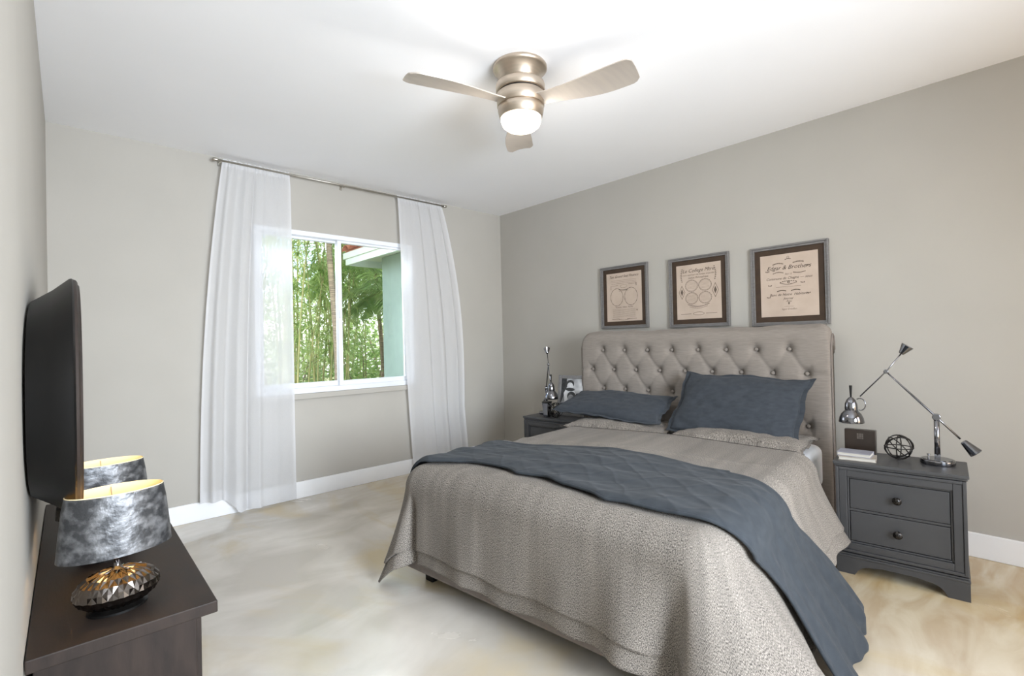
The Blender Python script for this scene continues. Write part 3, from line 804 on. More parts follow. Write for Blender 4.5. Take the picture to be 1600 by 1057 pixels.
# ------------------------------------------------------------------ nightstands
NH = .585; ND = .34; NW = .535
def nightstand():
    root = empty('nightstand', (0, 0, 0), 0)
    # local: x = u (front at +ND/2), y across
    F = ND/2; Wd = NW/2
    b = BM(); box(b, -F+.004, F-.032, -Wd+.010, Wd-.010, .085, NH-.02); obj('body', b, M_night, root, bevel=.004)
    b = BM()     # top with stepped edge
    box(b, -F, F, -Wd, Wd, NH-.016, NH); box(b, -F+.003, F-.006, -Wd+.005, Wd-.005, NH-.026, NH-.016)
    obj('top', b, M_night, root, bevel=.003)
    # face frame with mouldings
    b = BM(); z0, z1, y0, y1 = .115, NH-.028, -Wd+.010, Wd-.010
    for k, (ins, dep) in enumerate(((0, .0), (.015, -.005), (.050, -.013))):
        t = (.0145, .0345, .008)[k]
        x1 = F-.001+dep; x0 = F-.034
        a0, a1, c0, c1 = y0+ins, y1-ins, z0+ins, z1-ins
        box(b, x0, x1, a0, a0+t, c0, c1); box(b, x0, x1, a1-t, a1, c0, c1)
        box(b, x0, x1, a0+t, a1-t, c0, c0+t); box(b, x0, x1, a0+t, a1-t, c1-t, c1)
    obj('face_frame', b, M_night, root, bevel=.0025)
    iy0, iy1, iz0, iz1 = y0+.061, y1-.061, z0+.061, z1-.061; mid = (iz0+iz1)/2
    obj('drawer_divider', boxbm(F-.034, F-.019, iy0-.003, iy1+.003, mid-.006, mid+.006), M_night, root, bevel=.0015)
    for a, c in ((iz0, mid-.0085), (mid+.0085, iz1)):
        d = obj('drawer', boxbm(F-.03, F-.016, iy0, iy1, a, c), M_night, root, bevel=.0025)
        k = BM(); zc = (a+c)/2
        mt_ = Matrix.Translation((F-.016, 0, zc)) @ Matrix.Rotation(PI/2, 4, 'Y') @ Matrix.Scale(1.1, 4)
        lathe(k, [(.012, 0), (.012, .003), (.006, .006), (.006, .013), (.015, .017), (.018, .022), (.015, .027), (.008, .031), (.001, .032)], 20, mt_); obj('knob', k, M_knob, d, smooth=True)
    # base moulding + bracket feet with an arched apron
    b = BM(); box(b, -F+.002, F-.004, -Wd+.004, Wd-.004, .085, .098); box(b, -F+.004, F-.008, -Wd+.008, Wd-.008, .098, .108); obj('base_moulding', b, M_night, root, bevel=.003)
    def apron(L_, t, put):
        n = 40; b = BM(); A = []
        for i in range(n+1):
            y = lerp(-L_/2, L_/2, i/n); e = L_/2-abs(y)
            if e < .085: zb = 0
            elif e < .15: zb = .052*math.sqrt(max(0, 1-((.15-e)/.065)**2))
            else: zb = .052+.008*sstep(.15, .2, e)
            A.append([b.verts.new(put(y, x, z)) for x in (0, -t) for z in (zb, .085)])
        for i in range(n):
            p, q = A[i], A[i+1]
            for f in ((0, 1), (1, 3), (3, 2), (2, 0)): b.faces.new((p[f[0]], q[f[0]], q[f[1]], p[f[1]]))
        b.faces.new((A[0][0], A[0][1], A[0][3], A[0][2])); b.faces.new((A[n][0], A[n][2], A[n][3], A[n][1]))
        bmesh.ops.recalc_face_normals(b, faces=b.faces[:]); return b
    obj('apron', apron(NW-.012, .02, lambda y, x, z: Vector((F-.006+x, y, z))), M_night, root)
    for sg in (-1, 1): obj('side_foot_panel', apron(ND-.06, .018, lambda y, x, z, sg=sg: Vector((y-.012, sg*(Wd-.007+x), z))), M_night, root)
    return root
ns = nightstand(); NSU, NSV = .55-ND/2, -.345
ns.location = L2W(NSU, NSV); ns.rotation_euler = (0, 0, RZW)
tag(ns, 'charcoal grey two-drawer nightstand on the near side, between bed and right frame edge', 'nightstand', 'nightstands beside the bed')
ns2 = tree_copy(ns); NSU2, NSV2 = .255-ND/2, 2.325-NW/2
ns2.location = L2W(NSU2, NSV2); tag(ns2, 'charcoal grey nightstand on the far side by the window corner, half hidden by the bed', 'nightstand')

# ------------------------------------------------------------------ balanced-arm desk lamps
def desk_lamp(z_sgn=1):
    """arm plane = local xz plane; x to the left towards the bed. origin at the base centre on the table"""
    root = empty('desk_lamp')
    b = BM(); lathe(b, [(.068, 0), (.070, .004), (.070, .022), (.067, .025)], 40); obj('base', b, M_chrome, root, smooth=True, bevel=.001)
    b = BM(); lathe(b, [(.060, .0255), (.060, .027)], 32); box(b, -.012, .012, -.012, .012, .027, .05); lathe(b, [(.004, .027), (.0035, .043), (.007, .045), (.007, .05)], 10, Matrix.Translation((.035, .012, 0))); obj('base_socket', b, M_chrome, root)
    b = BM(); tube(b, [(0, 0, .045), (0, 0, .13), (0, 0, .225)], [.0125, .0115, .0115], 16); obj('post', b, M_chrome, root, smooth=True)
    P = Vector((0, 0, .238)); E = Vector((.200, 0, .465)); Wt = Vector((.135, 0, .56)); Wl = Vector((-.098, 0, .125)); Hd = Vector((.345, 0, .30))
    def disc(c, r, t, nm):
        k = BM(); lathe(k, [(r*.9, -t), (r, -t*.8), (r, t*.8), (r*.9, t)], 28, Matrix.Translation(c) @ Matrix.Rotation(PI/2, 4, 'X')); obj(nm, k, M_chrome, root, smooth=True, bevel=.0015)
    disc(P, .0175, .012, 'pivot'); disc(E, .0115, .010, 'elbow_joint')
    b = BM(); tube(b, [Wl+(P-Wl)*.1, P, lerp(P, E, .45), E], [.0048, .0052, .0052, .0036], 10); obj('lower_arm', b, M_chrome, root, smooth=True)
    Hj = Vector((.318, 0, .325))
    b = BM(); tube(b, [Wt, E, Hj], .0034, 10); obj('upper_arm', b, M_chrome, root, smooth=True)
    def weight(c, d, L_, r0, r1):
        x, y = frame_axes(d); k = BM(); tube(k, [c, c+d.normalized()*.004, c+d.normalized()*L_, c+d.normalized()*(L_+.002)], [r0*.8, r0, r1, r1*.92], 20); obj('counterweight', k, M_chrome, root, bevel=.001)
    weight(Wt, (Wt-E), .050, .013, .029); weight(Wl, (Wl-P), .070, .015, .028)
    # head: bell over a wider hood, black finger grip
    H = Vector((.360, 0, .178)); HS = Matrix.Translation(H) @ Matrix.Scale(1.38, 4)
    b = BM(); lathe(b, [(.043, 0), (.044, .003), (.041, .020), (.034, .036), (.024, .047), (.022, .050), (.0225, .060), (.021, .075), (.016, .090), (.009, .099), (.005, .102)], 32, HS, cap0=False); obj('lamp_shade', b, M_chrome, root, smooth=True, solid=.0015)
    b = BM(); lathe(b, [(.003, .10), (.0042, .125), (.0055, .148), (.004, .150)], 14, HS); obj('finger_grip', b, M_black, root, smooth=True)
    b = BM(); pts = []
    for i in range(20):
        a = lerp(-.2*PI, 1.1*PI, i/19); pts.append(H+1.38*Vector((-.030+ -.020*math.sin(a)*.9, 0, .075+.024*math.cos(a))))
    tube(b, pts, .0028, 8); obj('shade_bracket', b, M_chrome, root, smooth=True)
    b = BM(); lathe(b, [(.012, .012), (.016, .022), (.012, .036), (.008, .045)], 16, HS); obj('bulb', b, M_trim, root, smooth=True)
    return root
dl = desk_lamp(); dl.location = L2W(.335, -.500, NH); dl.rotation_euler = (0, 0, PI/2+TH)   # local +x = +v
tag(dl, 'smoked chrome balanced-arm desk lamp with spread arms on the near nightstand', 'desk lamp', 'desk lamps on the nightstands')
dl2 = tree_copy(dl); dl2.location = L2W(.03, 2.225, NH); dl2.rotation_euler = (0, 0, math.radians(230))
tag(dl2, 'smoked chrome balanced-arm desk lamp seen end-on beside the photo frame in the far corner', 'desk lamp')

# things on the near nightstand
def orb(loc, R, label):
    root = empty('wire_orb', loc, 0, label, 'decorative orb', 'wire orbs on the nightstands')
    b = BM()
    rnd = random.Random(5)
    from mathutils import Euler
    for e in ((0, 0, 0), (PI/2, .1, 0), (PI/2, .2, 1.1), (PI/2+.1, 0, 2.15), (.9, .3, .4), (-.9, .1, 1.2), (.95, -.6, 2.4)):
        torus(b, (0, 0, R), R-.004, .0032, Euler(e).to_matrix(), 44, 6, .9)
    obj('wire_bands', b, M_orb, root, smooth=True)
    return root
ob = orb(L2W(.33, -.345, NH), .066, 'dark iron wire orb between the books and the lamp on the near nightstand')
ob2 = tree_copy(ob); ob2.location = L2W(.17, 2.02, NH); tag(ob2, 'dark wire orb in front of the photo frame on the far nightstand', 'decorative orb')
pb = bedempty('standing_box', .30, -.175, NH, 'dark brown box with small silver emblem standing behind the stacked books', 'box')
obj('case', boxbm(-.02, .02, -.072, .072, 0, .138), M_plaque, pb, bevel=.003)
b = BM()
for i in range(3):
    for j in range(3): box(b, .0202, .0212, -.014+j*.0105, -.006+j*.0105, .088+i*.0105, .0965+i*.0105)
obj('emblem', b, M_emblem, pb)
def book(loc, rz, L_, W_, H_, m, label):
    root = bedempty('book', loc[0], loc[1], loc[2], label, 'book', 'books on the near nightstand', rz)
    b = BM(); box(b, -W_/2, W_/2, -L_/2, L_/2, 0, .003); box(b, -W_/2, W_/2, -L_/2, L_/2, H_-.003, H_); box(b, -W_/2, -W_/2+.003, -L_/2, L_/2, .003, H_-.003)
    bmesh.ops.rotate(b, verts=b.verts[:], cent=(0, 0, 0), matrix=Matrix.Rotation(PI, 3, 'Z')) if rz > 5 else None
    obj('cover', b, m, root, bevel=.001)
    obj('pages', boxbm(-W_/2+.003, W_/2-.004, -L_/2+.004, L_/2-.004, .003, H_-.003), M_pages, root)
    return root
book((.44, -.175, NH), .06, .165, .12, .019, M_book2, 'cream and brown book at the bottom of the stack on the near nightstand')
book((.435, -.165, NH+.019), -.05, .150, .11, .020, M_book1, 'pale grey book lying on top of the cream book on the near nightstand')

# things on the far nightstand
pf = bedempty('photo_frame', .03, 1.965, NH, 'grey frame with black and white family photo on the far nightstand', 'photo frame', None, 0)
tilt = Matrix.Rotation(math.radians(-9), 4, 'Y')
def tb(*a):
    b_ = boxbm(*a); bmesh.ops.transform(b_, matrix=tilt, verts=b_.verts[:]); return b_
b = BM(); w, h = .148, .36
box(b, -.01, .01, -w, -w+.03, 0, h); box(b, -.01, .01, w-.03, w, 0, h); box(b, -.01, .01, -w+.03, w-.03, 0, .03); box(b, -.01, .01, -w+.03, w-.03, h-.03, h)
bmesh.ops.transform(b, matrix=tilt, verts=b.verts[:]); obj('frame', b, M_frame, pf, bevel=.003)
def photo_mat():
    m = bpy.data.materials.new('black_white_photograph'); m.use_nodes = True; N = m.node_tree.nodes; L = m.node_tree.links
    b = N['Principled BSDF']; b.inputs['Roughness'].default_value = .25
    t = N.new('ShaderNodeTexCoord'); n = N.new('ShaderNodeTexNoise'); n.inputs['Scale'].default_value = 9; n.inputs['Detail'].default_value = 2
    r = N.new('ShaderNodeValToRGB'); r.color_ramp.elements[0].position = .3; r.color_ramp.elements[1].position = .7
    r.color_ramp.elements[0].color = lin((120, 120, 120)); r.color_ramp.elements[1].color = lin((215, 215, 215))
    L.new(t.outputs['Object'], n.inputs['Vector']); L.new(n.outputs['Fac'], r.inputs['Fac']); L.new(r.outputs[0], b.inputs['Base Color']); return m
M_photo = photo_mat(); M_pb = mat('photo_black', (28, 28, 28), .3, rgb2=(60, 60, 60), nscale=30); M_pw = mat('photo_white', (222, 222, 222), .3, rgb2=(190, 190, 190), nscale=20); M_pg = mat('photo_grey', (130, 130, 130), .3, rgb2=(160, 160, 160), nscale=25)
ph = obj('photograph', tb(-.004, .004, -w+.03, w-.03, .03, h-.03), M_photo, pf)
def photo_blob(shape, m, x=.0046):
    b_ = BM(); vs = [b_.verts.new((x, -y, z)) for y, z in shape]; b_.faces.new(vs); bmesh.ops.transform(b_, matrix=tilt, verts=b_.verts[:]); return obj('printed_figure', b_, m, ph)
def ell(cy, cz, ry, rz_, n=20): return [(cy+ry*math.cos(2*PI*i/n), cz+rz_*math.sin(2*PI*i/n)) for i in range(n)]
# (v grows to the left in the photo)
photo_blob([(.115, .33), (.06, .33), (.05, .25), (.09, .16), (.116, .10)], M_pb, .0044)
photo_blob([(.05, .26), (.085, .20), (.06, .06), (-.05, .04), (-.075, .15), (-.01, .25)], M_pw, .0048)
photo_blob(ell(.02, .285, .042, .035), M_pb, .0050); photo_blob(ell(.02, .265, .032, .032), M_pw, .0053); photo_blob(ell(.018, .235, .05, .015), M_pb, .0055)
photo_blob(ell(0, .175, .046, .042), M_pb, .0052); photo_blob(ell(.005, .155, .034, .036), M_pg, .0056); photo_blob(ell(.006, .140, .018, .007), M_pb, .0060)
photo_blob([(-.06, .16), (-.075, .17), (-.085, .12), (-.06, .11)], M_pb, .0054); photo_blob([(.09, .05), (-.1, .05), (-.1, .035), (.09, .035)], M_pb, .0050)
b = tb(-.16, -.010, -.012, .012, .0, .01); 
st = BM(); tube(st, [(-.06, 0, .24), (-.115, 0, .004)], .006, 6); obj('stand', st, M_black, pf)
gb = bedempty('chrome_canister', .17, 2.115, NH, 'small tapered chrome canister with dark lid on the far nightstand', 'canister')
b = BM(); lathe(b, [(.030, 0), (.033, .004), (.044, .12), (.042, .124)], 4, Matrix.Rotation(PI/4, 4, 'Z')); obj('canister_body', b, M_chrome, gb, bevel=.003)
b = BM(); lathe(b, [(.044, .124), (.046, .127), (.046, .134), (.03, .138)], 4, Matrix.Rotation(PI/4, 4, 'Z')); obj('lid', b, M_black, gb, bevel=.002)

# ------------------------------------------------------------------ framed documents over the bed
def text_bm(body, size, shear=.35):
    cu = bpy.data.curves.new('t', 'FONT'); cu.body = body; cu.size = size; cu.shear = shear; cu.align_x = 'CENTER'; cu.align_y = 'CENTER'; cu.resolution_u = 2
    o = bpy.data.objects.new('t', cu); COL.objects.link(o); bpy.context.view_layer.update()
    me = bpy.data.meshes.new_from_object(o); b_ = BM(); b_.from_mesh(me)
    bpy.data.objects.remove(o); bpy.data.curves.remove(cu); bpy.data.meshes.remove(me); return b_
def framed(yc, label, marks, zc=1.622):
    W_, H_ = .248, .2825
    root = empty('framed_document', (ROOM_W-.001, yc, zc), -PI/2, label, 'framed document', 'framed documents above the headboard')
    # local: x right as seen in the room, y into the wall, z up
    b = BM()
    for ins, t, y0 in ((0, .012, -.026), (.012, .014, -.020)):
        w_, h_ = W_-ins, H_-ins
        box(b, -w_, -w_+t, y0, 0, -h_, h_); box(b, w_-t, w_, y0, 0, -h_, h_); box(b, -w_+t, w_-t, y0, 0, -h_, -h_+t); box(b, -w_+t, w_-t, y0, 0, h_-t, h_)
    obj('frame', b, M_frame, root, bevel=.002)
    obj('mount', boxbm(-W_+.026, W_-.026, -.010, 0, -H_+.026, H_-.026), M_mat, root)
    pw, phh = W_-.064, H_-.064
    pa = obj('document', boxbm(-pw, pw, -.012, -.0101, -phh, phh), M_paper, root)
    dark = BM(); light_ = BM()
    def put(src, x, z, tgt):
        bmesh.ops.transform(src, matrix=Matrix.Translation((x, -.0126, z)) @ Matrix.Rotation(PI/2, 4, 'X'), verts=src.verts[:])
        obj('line_of_script', src, M_ink2 if tgt is dark else M_ink, pa)
    def ring(x, z, rx, rz_, t, tgt, n=48, dash=0):
        prev = None
        for i in range(n+1):
            a = 2*PI*i/n
            w2 = t*(1.8 if dash and i % dash == 0 else 1)
            c, s = math.cos(a), math.sin(a)
            pr = (tgt.verts.new((x+(rx-w2)*c, -.0126, z+(rz_-w2)*s)), tgt.verts.new((x+(rx+w2)*c, -.0126, z+(rz_+w2)*s)))
            if prev: tgt.faces.new((prev[0], pr[0], pr[1], prev[1]))
            prev = pr
    def poly(pts, tgt): tgt.faces.new([tgt.verts.new((x, -.0126, z)) for x, z in pts])
    def line(x0, x1, z, t, tgt, curve=0, n=14):
        for i in range(n):
            a, c = i/n, (i+.72)/n
            za = z-curve*math.sin(PI*a); zb = z-curve*math.sin(PI*c); xa, xb = lerp(x0, x1, a), lerp(x0, x1, c)
            poly([(xa, za-t), (xb, zb-t), (xb, zb+t), (xa, za+t)], tgt)
    marks(put, ring, poly, line, dark, light_)
    obj('dark_ornaments', dark, M_ink2, pa); obj('faint_engraving', light_, M_ink, pa)
    return root
def marks1(put, ring, poly, line, D, Lt):
    put(text_bm('Ten Grand Seal Finance', .032), 0, .185, D)
    for k in range(3): line(-.13, .13, .150-.014*k, .0012, Lt, 0, 22)
    line(-.14, -.06, .105, .0016, Lt); line(.05, .13, .110, .0016, Lt); ring(0, .095, .035, .014, .001, Lt, 24)
    line(-.05, .05, .067, .003, D, .004, 8); line(-.05, .05, .054, .0014, Lt)
    for x in (-.075, .075): ring(x, 0.0, .066, .078, .0013, D, 44, 4)
    put(text_bm('Vandoise  Abbaz  Verdict', .018), 0, -.092, D)
    for k in range(9): line(-.12, .12, -.112-.0085*k, .0009, Lt, 0, 30)
    line(-.13, -.05, -.198, .0016, D); line(.03, .13, -.198, .0022, D); line(-.07, .07, -.196, .0016, D, .012)
    poly([(.128, -.118), (.14, -.118), (.134, -.135)], D); poly([(.128, .118), (.134, .118), (.134, .09), (.128, .09)], Lt); poly([(-.138, .1), (-.134, .1), (-.134, .07), (-.138, .07)], Lt)
def marks2(put, ring, poly, line, D, Lt):
    put(text_bm('Le College Mtre', .040), 0, .168, D); put(text_bm('cours supérieurs de musique et paroles', .0165), 0, .136, D); put(text_bm('avenue Philosophique', .019), 0, .112, D)
    for x in (-.056, .056):
        for z in (.048, -.052): ring(x, z, .052, .046, .0010, D, 48, 3); ring(x, z, .046, .040, .0006, Lt, 36)
    for x in (-.056, .056):
        for z in (.048, -.052):
            for k in range(6): line(x-.036, x+.036, z+.026-.0095*k, .0006, Lt, 0, 12)
    for x in (-.138, .138):
        pts = [(0, .058), (.027, 0), (0, -.058), (-.027, 0)]
        for i in range(4):
            (a, b_), (c, d) = pts[i], pts[(i+1) % 4]
            poly([(x+a, b_), (x+c, d), (x+c*.86, d*.86), (x+a*.86, b_*.86)], Lt)
        poly([(x, .03), (x+.012, 0), (x, -.03), (x-.012, 0)], Lt)
        s = 1 if x > 0 else -1
        for k in range(8): poly([(s*(.128+.010*math.sin(k*.4)), .19-.014*k), (s*(.14+.012*math.sin(k*.4)), .186-.014*k), (s*(.130+.010*math.sin(k*.4)), .178-.014*k)], Lt)
    line(-.09, .09, -.100, .0028, D, .020, 26); line(-.075, .075, -.118, .0018, Lt, .016, 20)
    line(-.15, -.06, -.176, .0018, D, 0, 9); line(.06, .15, -.176, .0018, D, 0, 9); ring(0, -.176, .045, .012, .0013, D, 28)
def marks3(put, ring, poly, line, D, Lt):
    put(text_bm('Edgar & Brothers', .040), 0, .122, D); put(text_bm('Commune de Chagne — sous', .024), 0, .048, D); put(text_bm('Banc de Notre  Habitants', .024), 0, -.066, D)
    put(text_bm('Journal', .021), -.005, -.094, D); put(text_bm('Avec', .018), 0, -.113, D); poly([(-.006, -.122), (.006, -.122), (0, -.140)], D)
    line(-.02, .02, .178, .0026, D, -.004, 4); ring(0, .192, .006, .009, .001, D, 12); line(-.1, -.03, .148, .004, Lt, -.008, 12); line(.03, .1, .150, .004, Lt, -.006, 10)
    line(-.1, -.03, .085, .003, Lt, -.008, 10); line(.03, .11, .085, .003, Lt, .006, 10); put(text_bm('Rue 12', .015), 0, .076, Lt)
    line(-.055, .055, .016, .0022, D, .012, 12); line(-.055, .055, .020, .0022, D, -.008, 8); ring(0, .018, .006, .006, .002, D, 12); line(-.08, .08, -.012, .001, Lt, 0, 20)
    line(-.075, -.015, -.042, .0034, D, -.006, 7); line(.015, .075, -.042, .0034, D, -.006, 7)
    for x, z in ((-.135, .105), (.125, .125), (-.12, .005), (.09, .012), (-.13, -.078), (.125, -.062)): line(x-.014, x+.014, z, .0035, Lt, .004, 3)
    put(text_bm('Signé Grésillon', .016), 0, -.168, Lt); line(-.03, .03, -.15, .0008, Lt)
framed(1.212, 'framed document nearest the camera, with short centred lines of script', marks3, 1.608)
framed(1.868, 'framed document in the middle of the row, with four circles and script', marks2)
framed(2.566, 'framed document nearest the window corner, with two large ovals', marks1, 1.636)

# ------------------------------------------------------------------ console table
con = empty('console_table', (LWX(1.66)+.002, 1.66, 0), -.012, 'dark espresso wood console table standing against the left wall', 'console table')
CZ = .52; CD = .402; CLN = 1.62
b = boxbm(0, CD, 0, CLN, CZ-.034, CZ); obj('top', b, M_console, con, bevel=.003)
b = BM(); box(b, .012, CD-.045, .045, CLN-.045, .06, CZ-.0345); obj('cabinet_body', b, M_console, con, bevel=.003)
for i in range(3):
    y0 = .06+i*(CLN-.12)/3
    d = obj('drawer_front', boxbm(CD-.045, CD-.030, y0+.008, y0+(CLN-.12)/3-.008, .09, CZ-.055), M_console, con, bevel=.003)
    k = BM(); lathe(k, [(.008, 0), (.006, .012), (.014, .018), (.012, .026), (.001, .028)], 16, Matrix.Translation((CD-.030, y0+(CLN-.12)/6, .28)) @ Matrix.Rotation(PI/2, 4, 'Y')); obj('knob', k, M_knob, d, smooth=True)
for x in (.04, CD-.11):
    for y in (.055, CLN-.115): obj('foot', boxbm(x, x+.06, y, y+.06, 0, .06), M_console, con, bevel=.003)

# table lamps with oval shades
def table_lamp():
    root = empty('table_lamp')
    # faceted oval base : offset rows of pyramids
    b = BM(); RX, RY_, RH = .100, .078, .053; nr, nc = 9, 26; rows = []
    for i in range(nr+1):
        th = lerp(-PI*.44, PI*.46, i/nr); row = []
        for k in range(nc):
            a = 2*PI*(k+.5*(i % 2))/nc; rr = math.cos(th)
            row.append(b.verts.new((RX*rr*math.cos(a), RY_*rr*math.sin(a), RH+.006+RH*math.sin(th))))
        rows.append(row)
    # diamonds: quad from rows i, i+1(two), i+2 with raised centre
    for i in range(nr-1):
        for k in range(nc):
            if i % 2 == 0: l_, r_ = rows[i+1][(k-1) % nc], rows[i+1][k]
            else: l_, r_ = rows[i+1][k], rows[i+1][(k+1) % nc]
            bot, topv = rows[i][k], rows[i+2][k]
            c = (bot.co+topv.co+l_.co+r_.co)/4; n = (c-Vector((0, 0, RH+.006))); n = Vector((n.x/RX**2, n.y/RY_**2, n.z/RH**2)).normalized()
            cv = b.verts.new(c+n*.0045)
            for p_, q_ in ((bot, r_), (r_, topv), (topv, l_), (l_, bot)): b.faces.new((p_, q_, cv))
    for k in range(nc):
        b.faces.new((rows[0][k], rows[1][(k-1) % nc], rows[0][(k-1) % nc])) if False else None
    b.faces.new([v for v in rows[0]][::-1]); b.faces.new(rows[nr])
    for k in range(nc):
        b.faces.new((rows[0][k], rows[0][(k+1) % nc], rows[1][k])); 
        q = (rows[nr][k], rows[nr-1][(k+1) % nc], rows[nr][(k+1) % nc]) if nr % 2 else (rows[nr][k], rows[nr-1][k], rows[nr][(k+1) % nc])
        b.faces.new(q)
    bmesh.ops.recalc_face_normals(b, faces=b.faces[:]); obj('faceted_base', b, M_lampbase, root)
    b = BM(); lathe(b, [(.07, 0), (.07, .006), (.045, .012)], 32, None, 1, .8); obj('foot_ring', b, M_black, root)
    b = BM(); lathe(b, [(.014, .105), (.014, .112), (.008, .114), (.008, .14), (.014, .142), (.014, .185), (.010, .187)], 20); obj('socket', b, M_chrome, root, smooth=True)
    b = BM(); lathe(b, [(.010, .186), (.020, .205), (.024, .223), (.018, .242), (.002, .250)], 20); obj('bulb', b, M_bulb, root, smooth=True)
    z0, z1 = .166, .336; n = 64
    prof = [(1.0, z0), (.965, z0+.05), (.905, z0+.13), (.855, z1)]
    b = BM(); lathe(b, [(.132*r, z) for r, z in prof], n, None, 1, .62, False, False)
    sh = obj('shade', b, M_shade, root, smooth=True)
    b = BM(); lathe(b, [(.132*r-.002, z) for r, z in prof], n, None, 1, .62, False, False)
    for f in b.faces: f.normal_flip()
    obj('lining', b, M_gold, sh, smooth=True)
    for r, z in ((.855, z1),):
        b = BM(); tube(b, [((.132*r-.001)*math.cos(2*PI*i/n), .62*(.132*r-.001)*math.sin(2*PI*i/n), z) for i in range(n)], .0016, 6, True); obj('rim', b, M_gold, sh, smooth=True)
    b = BM()
    for a in (0, PI/2, PI, 1.5*PI): tube(b, [(.012*math.cos(a), .012*math.sin(a), .180), (.108*math.cos(a), .108*.62*math.sin(a), z1-.004)], .0012, 5)
    obj('shade_spider', b, M_rod, sh)
    return root
LAMPX = .172
tl = table_lamp(); tl.location = (LAMPX, 1.82, CZ); tl.rotation_euler = (0, 0, math.radians(6))
tag(tl, 'oval silver velvet table lamp with faceted black base at the near end of the console', 'table lamp', 'table lamps on the console')
tl2 = tree_copy(tl); tl2.location = (LAMPX, 2.29, CZ); tag(tl2, 'matching silver velvet table lamp farther along the console, mostly hidden by the near one', 'table lamp')
for y in (1.82, 2.29):
    light('table_lamp_light', 'POINT', (LAMPX, y, CZ+.222), None, 5.5, (1, .82, .56), .022)

# mirror on the left wall
def mirror():
    cy, cz = 2.27, 1.115
    root = empty('wall_mirror', (LWX(cy)+.004, cy, cz), -.012, 'large black oval mirror with deep flared frame on the left wall', 'mirror')
    n = 72
    def ring(b, x, ry, rz_, e=2.6):
        out = []
        for i in range(n):
            a = 2*PI*i/n; c, s = math.cos(a), math.sin(a)
            out.append(b.verts.new((x, ry*math.copysign(abs(c)**(2/e), c), rz_*math.copysign(abs(s)**(2/e), s))))
        return out
    def loft(prof, name, m, parent):
        b = BM(); R = [ring(b, *p) for p in prof]
        for a, c in zip(R, R[1:]):
            for i in range(n): b.faces.new((a[i], a[(i+1) % n], c[(i+1) % n], c[i]))
        bmesh.ops.recalc_face_normals(b, faces=b.faces[:]); return obj(name, b, m, parent, smooth=True, bevel=.0)
    A, B = .57, .375
    fr = loft([(.002, A*.93, B*.80), (.05, A*.96, B*.90), (.088, A, B), (.092, A*1.0, B*1.005), (.094, A*1.002, B*1.007), (.098, A*.995, B)], 'frame', M_black, root)
    loft([(.0975, A*.995, B), (.104, A*.99, B*.995), (.108, A*.975, B*.98), (.106, A*.96, B*.96), (.112, A*.955, B*.95), (.112, A*.94, B*.93), (.100, A*.92, B*.90), (.092, A*.90, B*.88)], 'rim_moulding', M_console, fr)
    b = BM(); b.faces.new(ring(b, .0925, A*.905, B*.885)); obj('mirror_glass', b, M_mirror, root)
mirror()

# ------------------------------------------------------------------ outside
tag(obj('garden_ground', boxbm(-6, 16, ROOM_D+T+.01, 22, -.4, -.15), M_ground), kind='structure')
wing = obj('wall_exterior', boxbm(3.22, 9, ROOM_D+T+.02, 5.93, -.15, 2.40), M_stucco); tag(wing, kind='structure')
eave = empty('roof_eave', (2.9, 5.0, 2.3), 0, 'white eave with terracotta tiles over the sage green wall outside', 'eave')
ex, ey1 = 2.90, 6.33
def rel(b_):
    bmesh.ops.translate(b_, verts=b_.verts[:], vec=(-2.9, -5.0, -2.3)); return b_
b = BM(); box(b, ex, ex+.03, ROOM_D+T+.02, ey1, 2.32, 2.40); box(b, ex-.025, ex+.03, ROOM_D+T+.02, ey1+.025, 2.40, 2.48); box(b, ex+.03, 9, ey1-.03, ey1, 2.32, 2.48)
obj('fascia', rel(b), M_fascia, eave, bevel=.004)
obj('soffit', rel(boxbm(ex+.03, 9, ROOM_D+T+.02, ey1-.03, 2.405, 2.43)), M_fascia, eave)
for k in range(9):
    y = ey1-.10-k*.21
    b = BM(); n = 10
    rows = []
    for x, z in ((ex-.05, 2.50), (ex+2.6, 3.35)):
        rows.append([b.verts.new((x, y+.10*math.cos(PI*i/n), z+.07*math.sin(PI*i/n))) for i in range(n+1)])
    for i in range(n): b.faces.new((rows[0][i], rows[0][i+1], rows[1][i+1], rows[1][i]))
    obj('roof_tile_row', rel(b), M_tile, eave, smooth=True, solid=.015)
b = BM(); vs = [b.verts.new(p) for p in ((ex, ROOM_D+T+.02, 2.485), (ex, ey1, 2.485), (ex+2.6, ey1, 3.335), (ex+2.6, ROOM_D+T+.02, 3.335))]; b.faces.new(vs); obj('roof_deck', rel(b), M_tile, eave, solid=.02)

